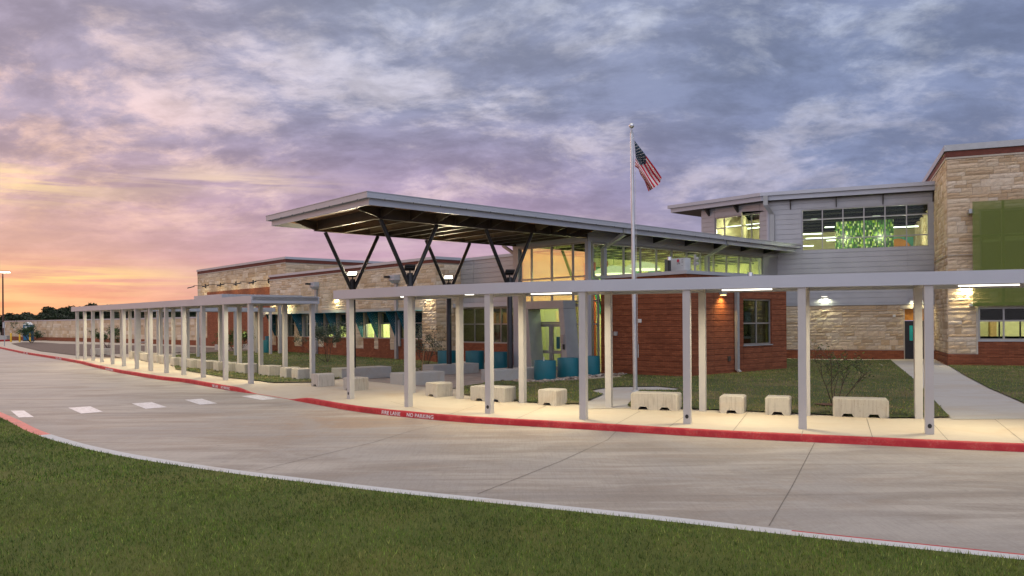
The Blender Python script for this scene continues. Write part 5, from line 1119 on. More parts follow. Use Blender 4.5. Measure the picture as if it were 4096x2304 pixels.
def walkway(name, label, front, back, zb, lights, ovf=.12, ends=(.75, .3), holes=(), loc=None, res=26, thick=.27, cross=True):
    F = [np.array(p[:2], float) for p in front]; B = [np.array(p[:2], float) for p in back]
    r = root(name, label, 'covered walkway', (*((F[0] + B[0]) / 2), walkz(*F[0])), 'walkway canopies along the kerb')
    def ext(P, a, b): P = list(P); P[0:0] = [P[0] + (P[0] - P[1]) / np.linalg.norm(P[0] - P[1]) * a]; P.append(P[-1] + (P[-1] - P[-2]) / np.linalg.norm(P[-1] - P[-2]) * b); return P
    LF = resample(ext(F, *ends), res); LB = resample(ext(B, *ends), res)
    nf = (LF - LB); nf /= np.linalg.norm(nf, axis=1)[:, None]; OF = LF + nf * ovf; OB = LB - nf * ovf
    part('roof', ribbon(MB(), OF - nf * .05, OB + nf * .05, .10, thick - .03, zb), M['post'], r)
    fm = MB(); ribbon(fm, OF, OF - nf * .05, 0, thick, zb); part('fascia', fm, M['fascia'], r); part('fascia', ribbon(MB(), OB + nf * .05, OB, 0, thick, zb), M['fascia'], r)
    for k in (0, -1):
        a, b = OF[k] - nf[k] * .05, OB[k] + nf[k] * .05; t = (LF[1] - LF[0]) / np.linalg.norm(LF[1] - LF[0]) if k == 0 else (LF[-2] - LF[-1]) / np.linalg.norm(LF[-2] - LF[-1])
        part('end_fascia', MB().hexa([(*a, zb(*a)), (*b, zb(*b)), (*(b + t * .05), zb(*b)), (*(a + t * .05), zb(*a)), (*a, zb(*a) + thick), (*b, zb(*b) + thick), (*(b + t * .05), zb(*b) + thick), (*(a + t * .05), zb(*a) + thick)]), M['fascia'], r)
    for P in (F, B):
        for i, c in enumerate(P):
            t = P[min(i + 1, len(P) - 1)] - P[max(i - 1, 0)]; post(r, c, t, zb(*c) + .11, i in holes and P is F)
    if cross:
        for i in range(min(len(F), len(B))):
            a, b = F[i], B[i]; d = (b - a) / np.linalg.norm(b - a); n = V2(-d[1], d[0]) * .06; a2, b2 = a + d * .09, b - d * .09
            part('beam', MB().hexa([(*(a2 - n), zb(*a2) + .015), (*(a2 + n), zb(*a2) + .015), (*(b2 + n), zb(*b2) + .015), (*(b2 - n), zb(*b2) + .015), (*(a2 - n), zb(*a2) + .1), (*(a2 + n), zb(*a2) + .1), (*(b2 + n), zb(*b2) + .1), (*(b2 - n), zb(*b2) + .1)]), M['post'], r)
    for i, rnd_, e in lights:
        j = int(i); f_ = i - j; a = F[j] * (1 - f_) + F[min(j + 1, len(F) - 1)] * f_; b = B[j] * (1 - f_) + B[min(j + 1, len(B) - 1)] * f_; c = a * .5 + b * .5; t = F[min(j + 1, len(F) - 1)] - F[j]
        striplight(r, (a * .62 + b * .38) if not rnd_ else c, t, zb(*c) - .004 + (.06 if rnd_ or len(F) != 9 else 0), e=e, rnd=rnd_)
    return r
back_ = lambda px, y: GG(px, y)[:2] * (1 + .09 / np.linalg.norm(GG(px, y)[:2]))
Fp = [back_(*q) for q in [(1399, 1588), (1630, 1622.5), (1953.5, 1654), (2330, 1682), (2745, 1706), (3205, 1733), (3711, 1760.5)]]
Bp = [back_(*q) for q in [(1645, 1567.5), (1836, 1592.5), (2087, 1614), (2432, 1637), (2807, 1656), (3222, 1679.5), (3669, 1698)]]
for P in (Fp, Bp):
    for _ in range(2): P.append(P[-1] + (P[-1] - P[-2]))
zr = lambda x, y: float(np.interp(y, GY, GZ)) + 2.87
walkway('covered_walkway', 'long pale grey canopy on square posts curving along the kerb at the right', Fp, Bp, zr, [(.45, True, 55), (2.55, False, 98), (4.5, False, 98), (6.5, False, 98), (1.5, True, 55)], holes=(0, 2, 4, 6), thick=.255)
# left canopy stands on a straight line
fl_o = V2(-9.25, 28.65); a_ = math.radians(-41.4); dl = V2(math.sin(a_), math.cos(a_)); nl = V2(math.cos(a_), -math.sin(a_)); FLf = Frame(fl_o, -dl, -nl); FLb = Frame(fl_o + nl * 2.42, -dl, -nl)
fx_ = [1002, 901, 812, 734, 665, 602, 546, 495, 449.5, 406.5, 372, 339.5, 309]
Lf = [V2(*FLf.P(FLf.s(x), 0, 0)[:2]) for x in fx_]; Lb = [V2(*FLb.P(FLf.s(x) - .0, 0, 0)[:2]) for x in fx_]
zl_ = lambda x, y: 2.954 + (y - 28.6) * .0042
walkway('covered_walkway', 'long pale grey canopy on square posts running away beside the kerb at the left', Lf, Lb, zl_, [(i + .5, False, 88) for i in (0, 2, 4, 6, 8, 10)], ends=(.35, .9), holes=(0, 2, 5), res=8)
# the link from the left canopy to the building
q3 = lambda u, v: V2(*uv2xy(u, v)); vs3 = [15.8, 18.2, 20.6, 23.0]
walkway('covered_walkway', 'short pale canopy crossing behind the left walkway towards the brick panel', [q3(-51.1, v) for v in vs3[::-1]], [q3(-53.4, v) for v in vs3[::-1]], lambda x, y: 3.04, [(.5, False, 60), (2.5, False, 60)], ends=(.3, .6), res=6)
hc = root('entrance_canopy', 'higher flat canopy on posts in front of the red brick panel', 'canopy', (*uv2xy(-53.5, 23), .25), None)
zc1 = FR(-51).px(890, 1160)[1]; f = FR(-51)
def ub(mb, u0, u1, v0, v1, z0, z1): return mb.hexa([(*uv2xy(u0, v0), z0), (*uv2xy(u1, v0), z0), (*uv2xy(u1, v1), z0), (*uv2xy(u0, v1), z0), (*uv2xy(u0, v0), z1), (*uv2xy(u1, v0), z1), (*uv2xy(u1, v1), z1), (*uv2xy(u0, v1), z1)])
part('roof', ub(MB(), -55.9, -51.05, 19.75, 27.2, zc1 - .22, zc1 - .03), M['post'], hc); mb = ub(ub(ub(MB(), -51.05, -51, 19.7, 27.25, zc1 - .3, zc1), -56, -55.95, 19.7, 27.25, zc1 - .3, zc1), -55.95, -51.05, 19.7, 19.75, zc1 - .3, zc1); part('fascia', mb, M['fascia'], hc)
for u, v in ((-51.4, 20.1), (-55.6, 20.1), (-51.4, 23.8), (-55.6, 23.8)): part('post', ub(MB(), u - .1, u + .1, v - .1, v + .1, .1, zc1 - .22), M['post'], hc)
striplight(hc, q3(-53.5, 24.6), -d1, zc1 - .24, e=90)
# ================================================================== CONCRETE BLOCKS
def block(label, c, ang, w, d, h, notches, mat='castconc', grp='precast concrete block seats under the canopies', cat='concrete seat', name='concrete_block'):
    """front face along +x (local), notched legs; one bevelled mesh"""
    hw = w / 2; nt = []
    for n in notches: nt += [(n - .13, 0), (n - .085, .075), (n + .085, .075), (n + .13, 0)]
    poly = [(-hw, 0)] + nt + [(hw, 0), (hw, h - .035), (hw - .035, h), (-hw + .035, h), (-hw, h - .035)]
    fr = Frame((0, 0), V2(1, 0), V2(0, -1)); mb = MB()
    mb.prism(fr, poly, -d + .03, -.03); sh = [(x * (1 - .03 / hw) if abs(x) > hw - .04 else x, z if z < h - .04 else z - .012) for x, z in poly]
    k = len(poly)
    for n0, n1 in ((-.03, 0.), (-d + .03, -d)):
        a = [fr.P(p[0], n0, p[1]) for p in poly]; b = [fr.P(p[0], n1, p[1]) for p in sh]; mb.quads(a + b, [tuple(range(k, 2 * k))] + [(i, (i + 1) % k, (i + 1) % k + k, i + k) for i in range(k)])
    me = mkmesh(name, mb, M[mat]); o = bpy.data.objects.new(name, me); link(o); o.location = (c[0], c[1], walkz(*c[:2]) + (.0 if mat == 'castconc' else .01)); o.rotation_euler = (0, 0, ang); tagit(o, label, cat, grp)
    return o
def place(corner, ang, w, d, side='R'):
    """local origin is the middle of the front bottom edge; corner = nearest bottom corner (right end of the front)"""
    return corner - V2(math.cos(ang), math.sin(ang)) * w / 2
def tang_at(p, L):
    d = [np.linalg.norm(q - p) for q in L]; i = int(np.argmin(d)); i = min(max(i, 1), len(L) - 2); t = L[i + 1] - L[i - 1]; return math.atan2(t[1], t[0])
H_ = .41
blocks = [  # px of the bottom front right corner, long?, label
 (1742.5, 1585.5, 0, -.82, 'single lit block right of the second front post of the right canopy'),
 (2013.7, 1610.5, 1, None, 'long double notched block behind the third front post of the right canopy'),
 (2220, 1627, 0, None, 'single block left of the fourth front post, by the path to the flagpole'),
 (2704.5, 1653, 1, None, 'long double notched block in front of the flagpole base'),
 (2969.6, 1668.5, 0, None, 'single block nearest right of the brick block corner'),
 (3156.3, 1677.5, 0, None, 'single block just left of the second front post from the right'),
 (3551.9, 1694.2, 1, None, 'long double notched block in front of the bare sapling at the right'),
 (1411.3, 1555.5, 0, -.72, 'single block partly hidden by the leftmost post of the right canopy'),
 (1270.8, 1537.6, 0, -.86, 'single block alone in the gap between the two canopies'),
 (1188.8, 1509, 0, None, 'single block at the near end post of the left canopy'),
 (1141, 1503, 0, None, 'single block second from the near end of the left canopy'),
 (1072, 1493.7, 1, None, 'long double notched block right of the corner post of the left canopy'),
 (975, 1482.5, 1, None, 'long double notched block left of the corner post of the left canopy'),
 (912, 1474, 0, None, 'single block with its end behind the second front post of the left canopy'),
 (868, 1470, 0, None, 'single block between the second and third front posts of the left canopy'),
 (820, 1464.5, 1, None, 'block behind the third front post of the left canopy'),
 (760, 1457.5, 0, None, 'single block right of the fourth front post of the left canopy'),
 (731, 1453.5, 0, None, 'single block behind the fourth front post of the left canopy'),
 (692.5, 1447.5, 0, None, 'single block between the fourth and fifth front posts of the left canopy'),
 (648, 1437.5, 0, None, 'single block left of the fifth front post of the left canopy'),
 (625, 1433, 0, None, 'single block right of the sixth front post of the left canopy'),
 (585, 1427, 1, None, 'long block between the sixth and seventh front posts of the left canopy'),
 (547, 1418.5, 0, None, 'single block at the seventh front post of the left canopy'),
 (525, 1415, 0, None, 'single block left of the seventh front post of the left canopy'),
]
for px, y, lg, a, lab in blocks:
    c = GG(px, y)[:2]; ang = a if a is not None else tang_at(c, Fp if px > 1300 else Lf[::-1]) 
    if px < 1300 and a is None: ang = math.atan2(-dl[1], -dl[0])
    w, d = (1.16, .60) if lg else (.56, .62)
    if px == 1072 or px == 975: w = .98
    block(lab, place(c, ang, w, d), ang, w, d, H_ if px > 1300 else .43, (-.27, .27) if lg else (0,))
c = (GG(360, 1399)[:2] + GG(438, 1400)[:2]) / 2; block('long double notched block across the far end of the left canopy', c, math.radians(5), 1.25, .6, .44, (-.3, .3))
for px, y, lab in ((708, 1393.5, 'concrete block on the cross walk behind the left canopy'), (873, 1385, 'concrete block by the brick panel behind the left canopy'), (985, 1385, 'rightmost concrete block on the cross walk near the small teal planter')):
    block(lab, GG(px, y)[:2], math.radians(-40), 1.2, .6, .44, (.27,))
# plinth benches under the V columns
for (u, v, nm), lab, (du, dv0, dv1) in zip(COLS, ('long smooth concrete bench carrying the farthest left V column', 'long smooth concrete bench carrying the far right V column, by the middle sapling', 'long smooth concrete bench carrying the near left V column', 'long smooth concrete bench carrying the near right V column before the entrance'), ((.48, -.75, 1.55), (.48, -1.15, 1.35), (.48, -.6, 1.2), (.48, -1.15, 1.4))):
    x, y = uv2xy(u, v); g = gz(x, y); mb = MB(); ub(mb, u - .42, u + .42, v + dv0, v + dv1, g - .02, g + .44)
    thing('concrete_bench', mb, M['benchconc'], lab, 'concrete bench', 'long benches under the V columns', bevel=.025)
# ================================================================== PLANTERS AND STONES
def planter(label, px, base, w, h=None, vpipe=False, col='teal', dep=None):
    p = GG(px, base)[:2]; D = np.linalg.norm(p); r_ = w / 2 / FPX * p[1]; c = p * (1 + r_ / D * .9)
    if dep: c = np.array([ray(px, base)[0] * dep, dep]); r_ = w / 2 / FPX * dep
    g = gz(*c); h = h or .76; rt = root('planter', label, 'planter', (c[0], c[1], g), 'round teal planters')
    mb = MB().lathe([(r_ * .985, 0), (r_, .02), (r_, h - .01), (r_ * .99, h), (r_ * .93, h), (r_ * .92, h - .01), (r_ * .92, h - .12)], 40, (c[0], c[1]), cap=False); mb.v = [(a, b, z + g) for a, b, z in mb.v]; part('tub', mb, M['teal'], rt, smooth=True)
    mb = MB().lathe([(r_ * .92, h - .14), (r_ * .92, h - .12)], 24, (c[0], c[1])); mb.v = [(a, b, z + g) for a, b, z in mb.v]; part('soil', mb, M['soil'], rt)
    if vpipe: mb = MB().tube([(c[0] - r_ * .1, c[1] - .1, g + h - .15), (c[0] - r_ * .1, c[1] - .1, g + h + .15)], .018, 8); part('pipe', mb, M['white'], rt)
planter('teal planter with a white pipe sticking up, left of the three before the entrance doors', 2177, 1524, 90, .76, True)
planter('teal planter in the middle of the three before the entrance doors', 2269, 1515.5, 86, .80)
planter('teal planter against the glass corner, right of the three before the entrance', 2355, 1509, 86, .82)
planter('teal planter under the link windows, between two canopy posts', 1897, 1477, 75, .88)
planter('teal planter under the link windows, behind the near right V column', 1998, 1480, 78, .84)
planter('teal planter at the limestone corner behind the far right V column', 1786, 1472, 76, .86)
planter('small looking teal planter at the far left corner of the limestone block', 1061, 1400, 47, .9)
planter('pale teal planter standing behind another at the far left corner of the limestone block', 1074, 1386, 30, 1.05)
def rocks(name, path, n, r0, r1, spread, seed):
    rnd = random.Random(seed); mb = MB(); P = [GG(a, b)[:2] for a, b in path]
    for i in range(n):
        k = rnd.randrange(len(P) - 1); t = rnd.random(); c = P[k] * (1 - t) + P[k + 1] * t + V2(rnd.gauss(0, spread), rnd.gauss(0, spread)); r = rnd.uniform(r0, r1); g = gz(*c) + .02
        f = rnd.uniform(.5, 1.3); col = rnd.choice([(.30, .22, .17), (.38, .30, .24), (.22, .17, .14), (.45, .40, .36), (.28, .25, .23)]); col = tuple(q * f for q in col); a0 = rnd.random() * 6
        ring = lambda rr, z: [(c[0] + rr * math.cos(a0 + k_ * 1.047) * rnd.uniform(.8, 1.2), c[1] + rr * math.sin(a0 + k_ * 1.047) * rnd.uniform(.8, 1.2), g + z) for k_ in range(6)]
        v = ring(r * .8, 0) + ring(r, r * .35) + ring(r * .6, r * .8); fs = [(k_, (k_ + 1) % 6, (k_ + 1) % 6 + 6, k_ + 6) for k_ in range(6)] + [(k_ + 6, (k_ + 1) % 6 + 6, (k_ + 1) % 6 + 12, k_ + 12) for k_ in range(6)] + [tuple(range(12, 18))]; mb.quads(v, fs, col)
    o = structure(name, mb, M['rock'], kind='stuff', uv=False)
m_, t_, b_, _o = newmat('river_stone'); a__ = t_.add('ShaderNodeAttribute', attribute_name='tint'); t_.link(a__.outputs['Color'], b_.inputs['Base Color']); b_.inputs['Roughness'].default_value = .8; M['rock'] = m_
rocks('river_stones', [(2065, 1526), (2140, 1532), (2230, 1524), (2330, 1515), (2400, 1508), (2480, 1505)], 420, .03, .075, .22, 5)
rocks('river_stones', [(1850, 1478), (1930, 1482)], 70, .03, .06, .15, 6); rocks('river_stones', [(1665, 1470), (1690, 1490)], 50, .03, .07, .2, 7)
# ================================================================== FLAGPOLE AND FLAG
bp = GG(2538, 1573); D = bp[1]; zp = Frame((0, D), V2(1, 0), V2(0, -1)); tx, tz = zp.px(2536.5, 541)
fp = root('flagpole', 'tall silver flagpole with a ball on top standing on a concrete pad', 'flagpole', tuple(bp))
part('pole', MB().tube([(bp[0], D, bp[2]), (bp[0] + (tx - bp[0]) * .5, D, (tz + bp[2]) / 2), (tx, D, tz)], [.070, .063, .046], 20), plain('pole_aluminium', (.55, .56, .58), .35, .6), fp, smooth=True)
mb = MB().lathe([(.15, 0), (.14, .02), (.09, .05), (.07, .06)], 20, (bp[0], D)); mb.v = [(a, b, c + bp[2]) for a, b, c in mb.v]; part('base_collar', mb, M['trim'], fp, smooth=True)
part('truck', MB().lathe([(.05, tz), (.05, tz + .03), (.03, tz + .03), (.03, tz + .10), (.012, tz + .1), (.012, tz + .16)], 12, (tx, D)), M['trim'], fp)
rb = .085; mb = MB().lathe([(rb * math.sin(a), tz + .16 + rb - rb * math.cos(a)) for a in np.linspace(.08, math.pi - .02, 14)], 20, (tx, D)); part('ball', mb, M['silver'], fp, smooth=True)
part('cleat', MB().box(zp, bp[0] + .075, bp[0] + .10, -.03, .03, 1.1, 1.5), M['trim'], fp)
part('halyard', MB().tube([(tx + .05, D - .01, tz - .02), zp.P(zp.px(2547, 568)[0], 0, zp.px(2547, 568)[1]), zp.P(zp.px(2549, 672)[0], 0, zp.px(2549, 672)[1]), (bp[0] + .08, D, 1.5)], .006, 4), M['white'], fp)
def flag():
    rows = {0: [(190, 355), (285, 480), (372, 598), (520, 800), (622, 960)], .27: [(200, 490), (295, 612), (376, 735), (478, 925), (585, 1065)], .54: [(207, 620), (238, 690), (272, 752), (392, 955), (492, 1125)], 1: [(197, 775), (248, 815), (280, 905), (345, 1010), (408, 1182)]}
    S = [0, .2, .4, .7, 1]; T = [0, .27, .54, 1]; NS, NTt = 50, 39
    gx = np.zeros((NTt + 1, NS + 1)); gy = np.zeros_like(gx); ss = np.linspace(0, 1, NS + 1); tt = np.linspace(0, 1, NTt + 1)
    rx_ = np.array([np.interp(ss, S, [p[0] for p in rows[t]]) for t in T]); ry_ = np.array([np.interp(ss, S, [p[1] for p in rows[t]]) for t in T])
    for j in range(NS + 1): gx[:, j] = np.interp(tt, T, rx_[:, j]); gy[:, j] = np.interp(tt, T, ry_[:, j])
    for G_ in (gx, gy):
        for _ in range(3): G_[1:-1, 1:-1] = (G_[1:-1, 1:-1] * 2 + G_[:-2, 1:-1] + G_[2:, 1:-1] + G_[1:-1, :-2] + G_[1:-1, 2:]) / 6
    def pt(i, j, lift=0.):
        px, py = 2500 + gx[i, j] / 4.025, 480 + gy[i, j] / 4.025; s, t = ss[j], tt[i]
        n = .16 * s ** .5 * math.sin(t * 9 + s * 3.5) + .05 * math.sin(t * 23 + s * 6) * s - .10 * s; a, z = zp.px(px, py, n); return zp.P(a, n + lift, z)
    mb = MB(); V = [pt(i, j) for i in range(NTt + 1) for j in range(NS + 1)]; mb.v = V
    for i in range(NTt):
        for j in range(NS):
            st = int((i + .5) / NTt * 13); can = j < NS * .4 and i < NTt * 7 / 13 - .01; mi = 2 if can else (0 if st % 2 == 0 else 1)
            a = i * (NS + 1) + j; mb.f.append((a, a + 1, a + NS + 2, a + NS + 1)); mb.c.append(None); mb.m.append(mi)
    sm_ = lambda s, t, lf: pt_f(s, t, lf)
    def pt_f(s, t, lf):
        i = min(NTt - 1, int(t * NTt)); j = min(NS - 1, int(s * NS)); fi, fj = t * NTt - i, s * NS - j
        P = [np.array(pt(i + a, j + b, lf)) for a, b in ((0, 0), (0, 1), (1, 0), (1, 1))]; return tuple((P[0] * (1 - fi) + P[2] * fi) * (1 - fj) + (P[1] * (1 - fi) + P[3] * fi) * fj)
    fr = plain('flag_red', (.50, .012, .04), .8, 0, .05); fw = plain('flag_white', (.70, .66, .66), .8, 0, .05); fb = plain('flag_blue', (.008, .03, .055), .8, 0, .05)
    o = thing('flag', mb, [fr, fw, fb], 'red and white striped flag with white stars on blue, drooping from the flagpole', 'flag', smooth=True, uv=False)
    sb = MB()
    for r in range(9):
        for c in range(6 if r % 2 == 0 else 5):
            s = (.4 / 12) * (2 * c + (1 if r % 2 == 0 else 2)); t = (7 / 13) * (r + 1) / 10
            for lf in (.006, -.006): 
                pts = []
                for k in range(10): q = .0135 if k % 2 == 0 else .006; pts.append(pt_f(min(.99, max(.001, s + q * math.sin(k * .628))), min(.99, max(.001, t - q * 1.7 * math.cos(k * .628))), lf))
                cc = pt_f(s, t, lf); 
                for k in range(10): sb.face([cc, pts[k], pts[(k + 1) % 10]])
    part('stars', sb, fw, o, uv=False)
flag()
# ================================================================== FAR LEFT YARD
for px, lab in ((43, 'yellow pipe bollard, leftmost of the three by the yard wall'), (78, 'yellow pipe bollard in the middle of the three by the yard wall'), (119, 'yellow pipe bollard partly hidden by the leafy sapling')):
    p = GG(px, 1341); mb = MB().lathe([(.095, 0), (.095, 1.02), (.07, 1.07), (.02, 1.09)], 14, (p[0], p[1])); mb.v = [(a, b, c + p[2]) for a, b, c in mb.v]; thing('bollard', mb, M['yellow'], lab, 'bollard', 'yellow bollards by the yard wall', smooth=True)
p = GG(112, 1338); fz = Frame(p[:2], V2(math.cos(.45), math.sin(.45)), V2(math.sin(.45), -math.cos(.45))); pt_ = root('portable_toilet', 'blue portable toilet with a white domed roof behind the leafy sapling', 'portable toilet', tuple(p)); g = p[2]
part('cabin', MB().box(fz, -.55, .55, -1.1, 0, g + .08, g + 2.05), M['blue'], pt_, bevel=.02); part('base', MB().box(fz, -.6, .6, -1.15, .05, g, g + .08), M['black'], pt_)
mb = MB(); P = fz.P; mb.hexa([P(-.6, .05, g + 2.05), P(.6, .05, g + 2.05), P(.6, -1.15, g + 2.05), P(-.6, -1.15, g + 2.05), P(-.2, -.25, g + 2.42), P(.2, -.25, g + 2.42), P(.2, -.85, g + 2.42), P(-.2, -.85, g + 2.42)]); part('roof', mb, M['white'], pt_, bevel=.02)
do = part('door', MB().box(fz, -.42, .42, .005, .03, g + .15, g + 1.95), plain('door_blue', (.012, .13, .26), .5), pt_); part('vent_grille', MB().box(fz, -.38, -.05, .031, .04, g + 1.6, g + 1.85).box(fz, .05, .38, .031, .04, g + 1.6, g + 1.85), M['white'], pt_)
p = GG(12, 1337); lp = root('street_lamp', 'tall dark car park lamp with two lit heads at the far left edge', 'street lamp', tuple(p)); x, y, g = p; LH = zph = Frame((0, y), V2(1, 0), V2(0, -1)).px(12, 1060)[1]
thing('lamp_plinth', MB().abox(x - 1.6, x + .75, y - .5, y + .5, g - .1, g + .72), M['benchconc'], 'low grey concrete plinth at the foot of the far left lamp', 'concrete plinth', bevel=.03)
part('pole', MB().tube([(x, y, g + .72), (x, y, LH)], [.11, .08], 10), plain('bronze_pole', (.06, .025, .02), .5), lp)
for k, dx in ((0, .1), (1, .62)): 
    h_ = part('lamp_head', MB().abox(x + dx - .28, x + dx + .22, y - .3, y + .25, LH - .02, LH + .10), M['black'], lp); part('lens', MB().abox(x + dx - .26, x + dx + .2, y - .33, y + .22, LH - .10, LH - .022), M['flood'], h_)
p = GG(17, 1357); s_ = root('sign_post', 'thin grey metal sign post with a small plate at the far left kerb', 'sign', tuple(p)); part('post', MB().abox(p[0] - .025, p[0] + .025, p[1] - .025, p[1] + .025, p[2], p[2] + 2.3), M['trim'], s_); part('plate', MB().abox(p[0] - .14, p[0] + .02, p[1] - .045, p[1] - .03, p[2] + 1.7, p[2] + 2.25), M['siding'], s_)
p1, p2 = GG(557, 1373)[:2], GG(580, 1372)[:2]; g = gz(*p1); thing('bike_hoop', MB().tube([(*p1, g), (*p1, g + .42), (*(p1 * .9 + p2 * .1), g + .5), (*(p1 * .1 + p2 * .9), g + .5), (*p2, g + .42), (*p2, g)], .045, 8), M['white'], 'small white tubular hoop behind the left canopy', 'hoop', smooth=True)
# ================================================================== SAPLINGS AND THE FAR WOOD
def sapling(label, px, py, height, spread, stems, seed, leaves, lsize, cols, fine=False, depth=None, lean=0., bare=0.3, thick=1., name='sapling'):
    rnd = random.Random(seed); p = GG(px, py); x, y, g = p; rt = root(name, label, 'small tree', (x, y, g)); br_ = MB(); tips = []
    def grow(a, d, L, r, lv):
        pts = [a]; q = a; n = 4
        for i in range(n):
            d = (d + Vector((rnd.gauss(0, .13), rnd.gauss(0, .13), rnd.gauss(.04, .06)))).normalized(); q = q + d * L / n; pts.append(q)
        br_.tube(pts, [r * (1 - .6 * i / n) for i in range(n + 1)], 5, cap=False)
        if lv >= 1: tips.extend([q_ for q_ in (pts[1:] if lv > 1 else pts[2:]) if q_.z > g + height * bare])
        if lv < 3:
            for k in range(rnd.randint(3, 4)):
                i = rnd.randint(1 if lv else 2, n); s = (Vector((rnd.gauss(0, 1), rnd.gauss(0, 1), rnd.uniform(-.1, .5)))).normalized(); grow(pts[i], (d * .55 + s * .8).normalized(), L * rnd.uniform(.42, .65), r * .5, lv + 1)
    for k in range(stems):
        a = 2 * math.pi * k / stems + rnd.random(); d = Vector((math.cos(a) * spread + lean, math.sin(a) * spread, 1)).normalized(); grow(Vector((x + .04 * math.cos(a), y + .04 * math.sin(a), g - .02)), d, height * rnd.uniform(.5, .68), .022 * thick, 0)
    part('trunk', br_, M['bark'], rt, uv=False)
    lf = MB()
    for k in range(leaves):
        c = rnd.choice(tips) + Vector((rnd.gauss(0, .06), rnd.gauss(0, .06), rnd.gauss(0, .05))) * (height / 1.6); col = rnd.choice(cols); f = rnd.uniform(.6, 1.4); col = tuple(q * f for q in col)
        a = Vector((rnd.gauss(0, 1), rnd.gauss(0, 1), rnd.gauss(-.1, .5))).normalized(); b = a.cross(Vector((rnd.gauss(0, 1), rnd.gauss(0, 1), rnd.gauss(0, 1)))).normalized(); L = lsize * rnd.uniform(.6, 1.4)
        lf.face([c, c + a * L * .5 + b * L * .16, c + a * L, c + a * L * .5 - b * L * .16], col)
    part('crown', lf, M['leaf'], rt, uv=False); return rt
G1 = [(.03, .075, .03), (.045, .10, .035), (.02, .05, .022), (.07, .13, .03)]; G2 = [(.04, .07, .035), (.06, .10, .05), (.03, .05, .03), (.10, .13, .07)]; G3 = [(.05, .11, .02), (.08, .16, .025), (.035, .07, .02), (.025, .05, .02)]
sapling('leafy spreading sapling in front of the blue portable toilet', 126, 1347, 2.35, .8, 5, 4, 2600, .17, G1, thick=1.6)
sapling('pale green sapling in the soil bed behind the far end of the left canopy', 432, 1373, 2.0, .45, 4, 9, 1600, .16, G3, thick=1.3)
sapling('bushy green sapling on the lawn before the red brick panel', 947, 1402, 1.95, .75, 5, 12, 2100, .12, G3, thick=1.2)
sapling('feathery leaning sapling on the lawn in front of the teal fins', 1307, 1440, 2.35, .75, 4, 23, 3600, .10, G2, lean=-.35, bare=.48)
s5 = sapling('thin willowy sapling tied to a wooden stake at the limestone corner', 1702, 1462, 2.25, .5, 5, 31, 1300, .10, G2, thick=.9)
p = GG(1682, 1489); thing('wooden_stake', MB().tube([(p[0], p[1], p[2] - .02), (p[0] + .16, p[1] + .1, p[2] + 1.25)], .022, 6), M['wood'], 'leaning wooden stake beside the willowy sapling', 'stake')
sapling('nearly bare sapling in a mulch ring behind the rightmost long block', 3335, 1640, 1.75, .62, 5, 47, 620, .07, G3, thick=.75)
pm = GG(3325, 1643)[:2]; M['mulch'] = plain('mulch', (.09, .04, .025), .95, 0, .4, 14, .5)
structure('mulch', drape([(pm[0] + .42 * math.cos(a) * (1 + .2 * math.sin(5 * a)), pm[1] + .30 * math.sin(a)) for a in np.linspace(0, 2 * math.pi, 19)[:-1]], .15, up(.06)), M['mulch'], kind='stuff')
# trees beyond the yard
def leafcloud(rnd, blobs, n, ls, cols):
    mb = MB()
    for k in range(n):
        c, r = rnd.choice(blobs); d = Vector((rnd.gauss(0, 1), rnd.gauss(0, 1), rnd.gauss(0, 1))).normalized() * r * rnd.uniform(.55, 1.08) ; q = Vector(c) + Vector((d.x, d.y, d.z * .8))
        a = Vector((rnd.gauss(0, 1), rnd.gauss(0, 1), rnd.gauss(0, .7))).normalized(); b = a.cross(Vector((rnd.gauss(0, 1), rnd.gauss(0, 1), rnd.gauss(0, 1)))).normalized(); L = ls * rnd.uniform(.5, 1.3); col = rnd.choice(cols); f = rnd.uniform(.6, 1.4); col = tuple(v * f for v in col)
        mb.face([q - a * L * .5, q + b * L * .3, q + a * L * .5, q - b * L * .3], col)
    return mb
def far_tree(seed, h, w, loose):
    rnd = random.Random(seed); rt = root('oak_tree', None, 'tree', (0, 0, 0), 'dark trees beyond the yard wall'); tb = MB(); blobs = []
    tb.tube([(0, 0, 0), (.1, 0, h * .3), (0, .1, h * .5)], [.28, .2, .14], 7)
    for k in range(9 if not loose else 7):
        a = rnd.random() * 6.28; rr = rnd.uniform(.1, .42) * w; z = h * rnd.uniform(.45, .84); c = (rr * math.cos(a), rr * math.sin(a), z); blobs.append((c, h * rnd.uniform(.14, .23) * (1 if not loose else .72))); tb.tube([(0, 0, h * .3), (c[0] * .5, c[1] * .5, z * .75), c], [.12, .08, .03], 5)
    blobs.append(((0, 0, h * .42), w * .33))
    part('trunk', tb, M['bark'], rt, local=True, uv=False); part('crown', leafcloud(rnd, blobs, 5200 if not loose else 3200, .40, [(.018, .034, .012), (.028, .05, .016), (.012, .022, .010), (.04, .06, .02)]), M['leaf'], rt, local=True, uv=False); return rt
protos = [far_tree(1, 7.2, 8, False), far_tree(2, 7.6, 7.5, False), far_tree(3, 8.6, 7, True)]
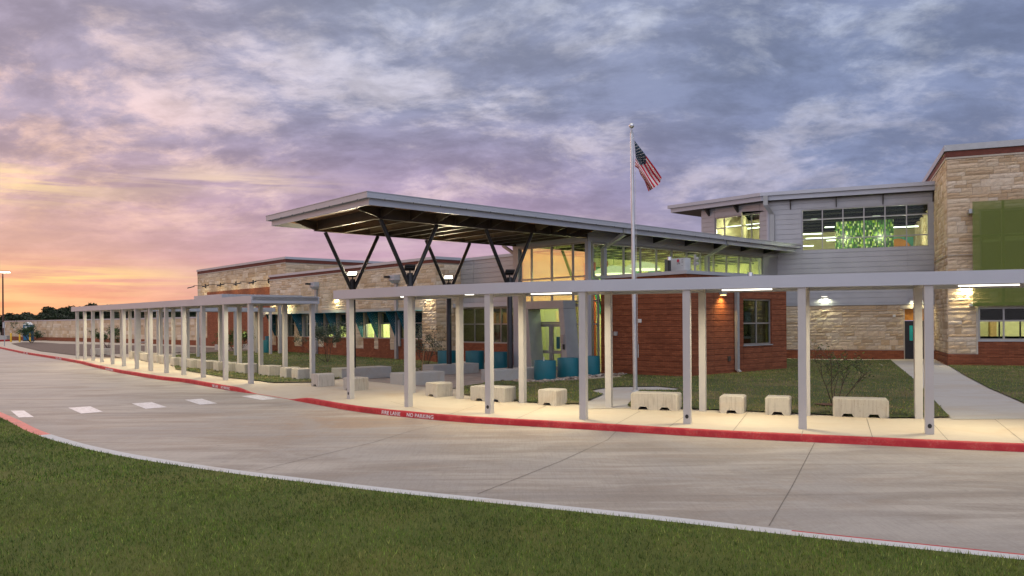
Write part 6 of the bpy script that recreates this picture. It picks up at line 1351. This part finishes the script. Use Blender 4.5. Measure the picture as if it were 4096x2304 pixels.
TL = [(-20, 1216, 150, 0), (35, 1222, 150, 1), (70, 1226, 160, 0), (112, 1218, 150, 0), (150, 1220, 160, 1), (185, 1212, 150, 2), (215, 1194, 140, 2), (250, 1203, 140, 1), (262, 1192, 146, 2), (300, 1197, 150, 0), (335, 1193, 150, 1), (365, 1186, 145, 0), (392, 1190, 150, 1), (430, 1206, 150, 0), (470, 1206, 150, 1), (520, 1204, 150, 0), (570, 1195, 160, 2), (602, 1186, 150, 2), (650, 1206, 150, 0), (700, 1210, 150, 1), (745, 1208, 150, 0), (790, 1210, 150, 1),
      (10, 1232, 135, 1), (95, 1233, 135, 0), (175, 1232, 135, 1), (235, 1228, 132, 0), (320, 1230, 132, 1), (410, 1230, 132, 0), (500, 1230, 132, 1), (610, 1230, 132, 0), (715, 1230, 132, 1), (-60, 1222, 150, 1), (-120, 1222, 150, 0)]
used = set(); ALLT = []
names = {215: 'taller loose crowned tree with open sprays against the sunset', 262: 'loose tree standing just right of the tallest open sprays', 365: 'rounded dark tree top directly above the left end of the canopy roof', 602: 'tree whose twigs just clear the roof of the left canopy', -20: 'dark tree cut by the left edge of the picture behind the lamp'}
for px, py, D, k in TL:
    r = ray(px, py); x, y = r[0] * D, D; zt = EYE + r[2] * D; pr = protos[k]; t = pr if k not in used else copy_tree(pr); used.add(k); gh = .33
    H0 = (7.2, 7.6, 8.6)[k] * (1.0 if k < 2 else 1.0); sc = (zt - gh) / (H0 * .99); t.location = (x, y, gh); t.rotation_euler = (0, 0, (px * 1.7) % 6.28); t.scale = (max(sc, .8) * 1.15, max(sc, .8) * 1.15, sc)
    t['group'] = 'dark trees beyond the yard wall'; ALLT.append((px, D, t))
ORD = 'first second third fourth fifth sixth seventh eighth ninth tenth eleventh twelfth thirteenth fourteenth fifteenth sixteenth seventeenth eighteenth nineteenth twentieth'.split() + ['twenty ' + w for w in 'first second third fourth fifth'.split()]
for far in (True, False):
    row = sorted([q for q in ALLT if (q[1] > 137) == far], key=lambda q: q[0])
    for i, (px, D, t) in enumerate(row): t['label'] = names.get(px, '%s dark tree from the left in the %s beyond the yard wall' % (ORD[i], 'taller back row' if far else 'lower front row'))
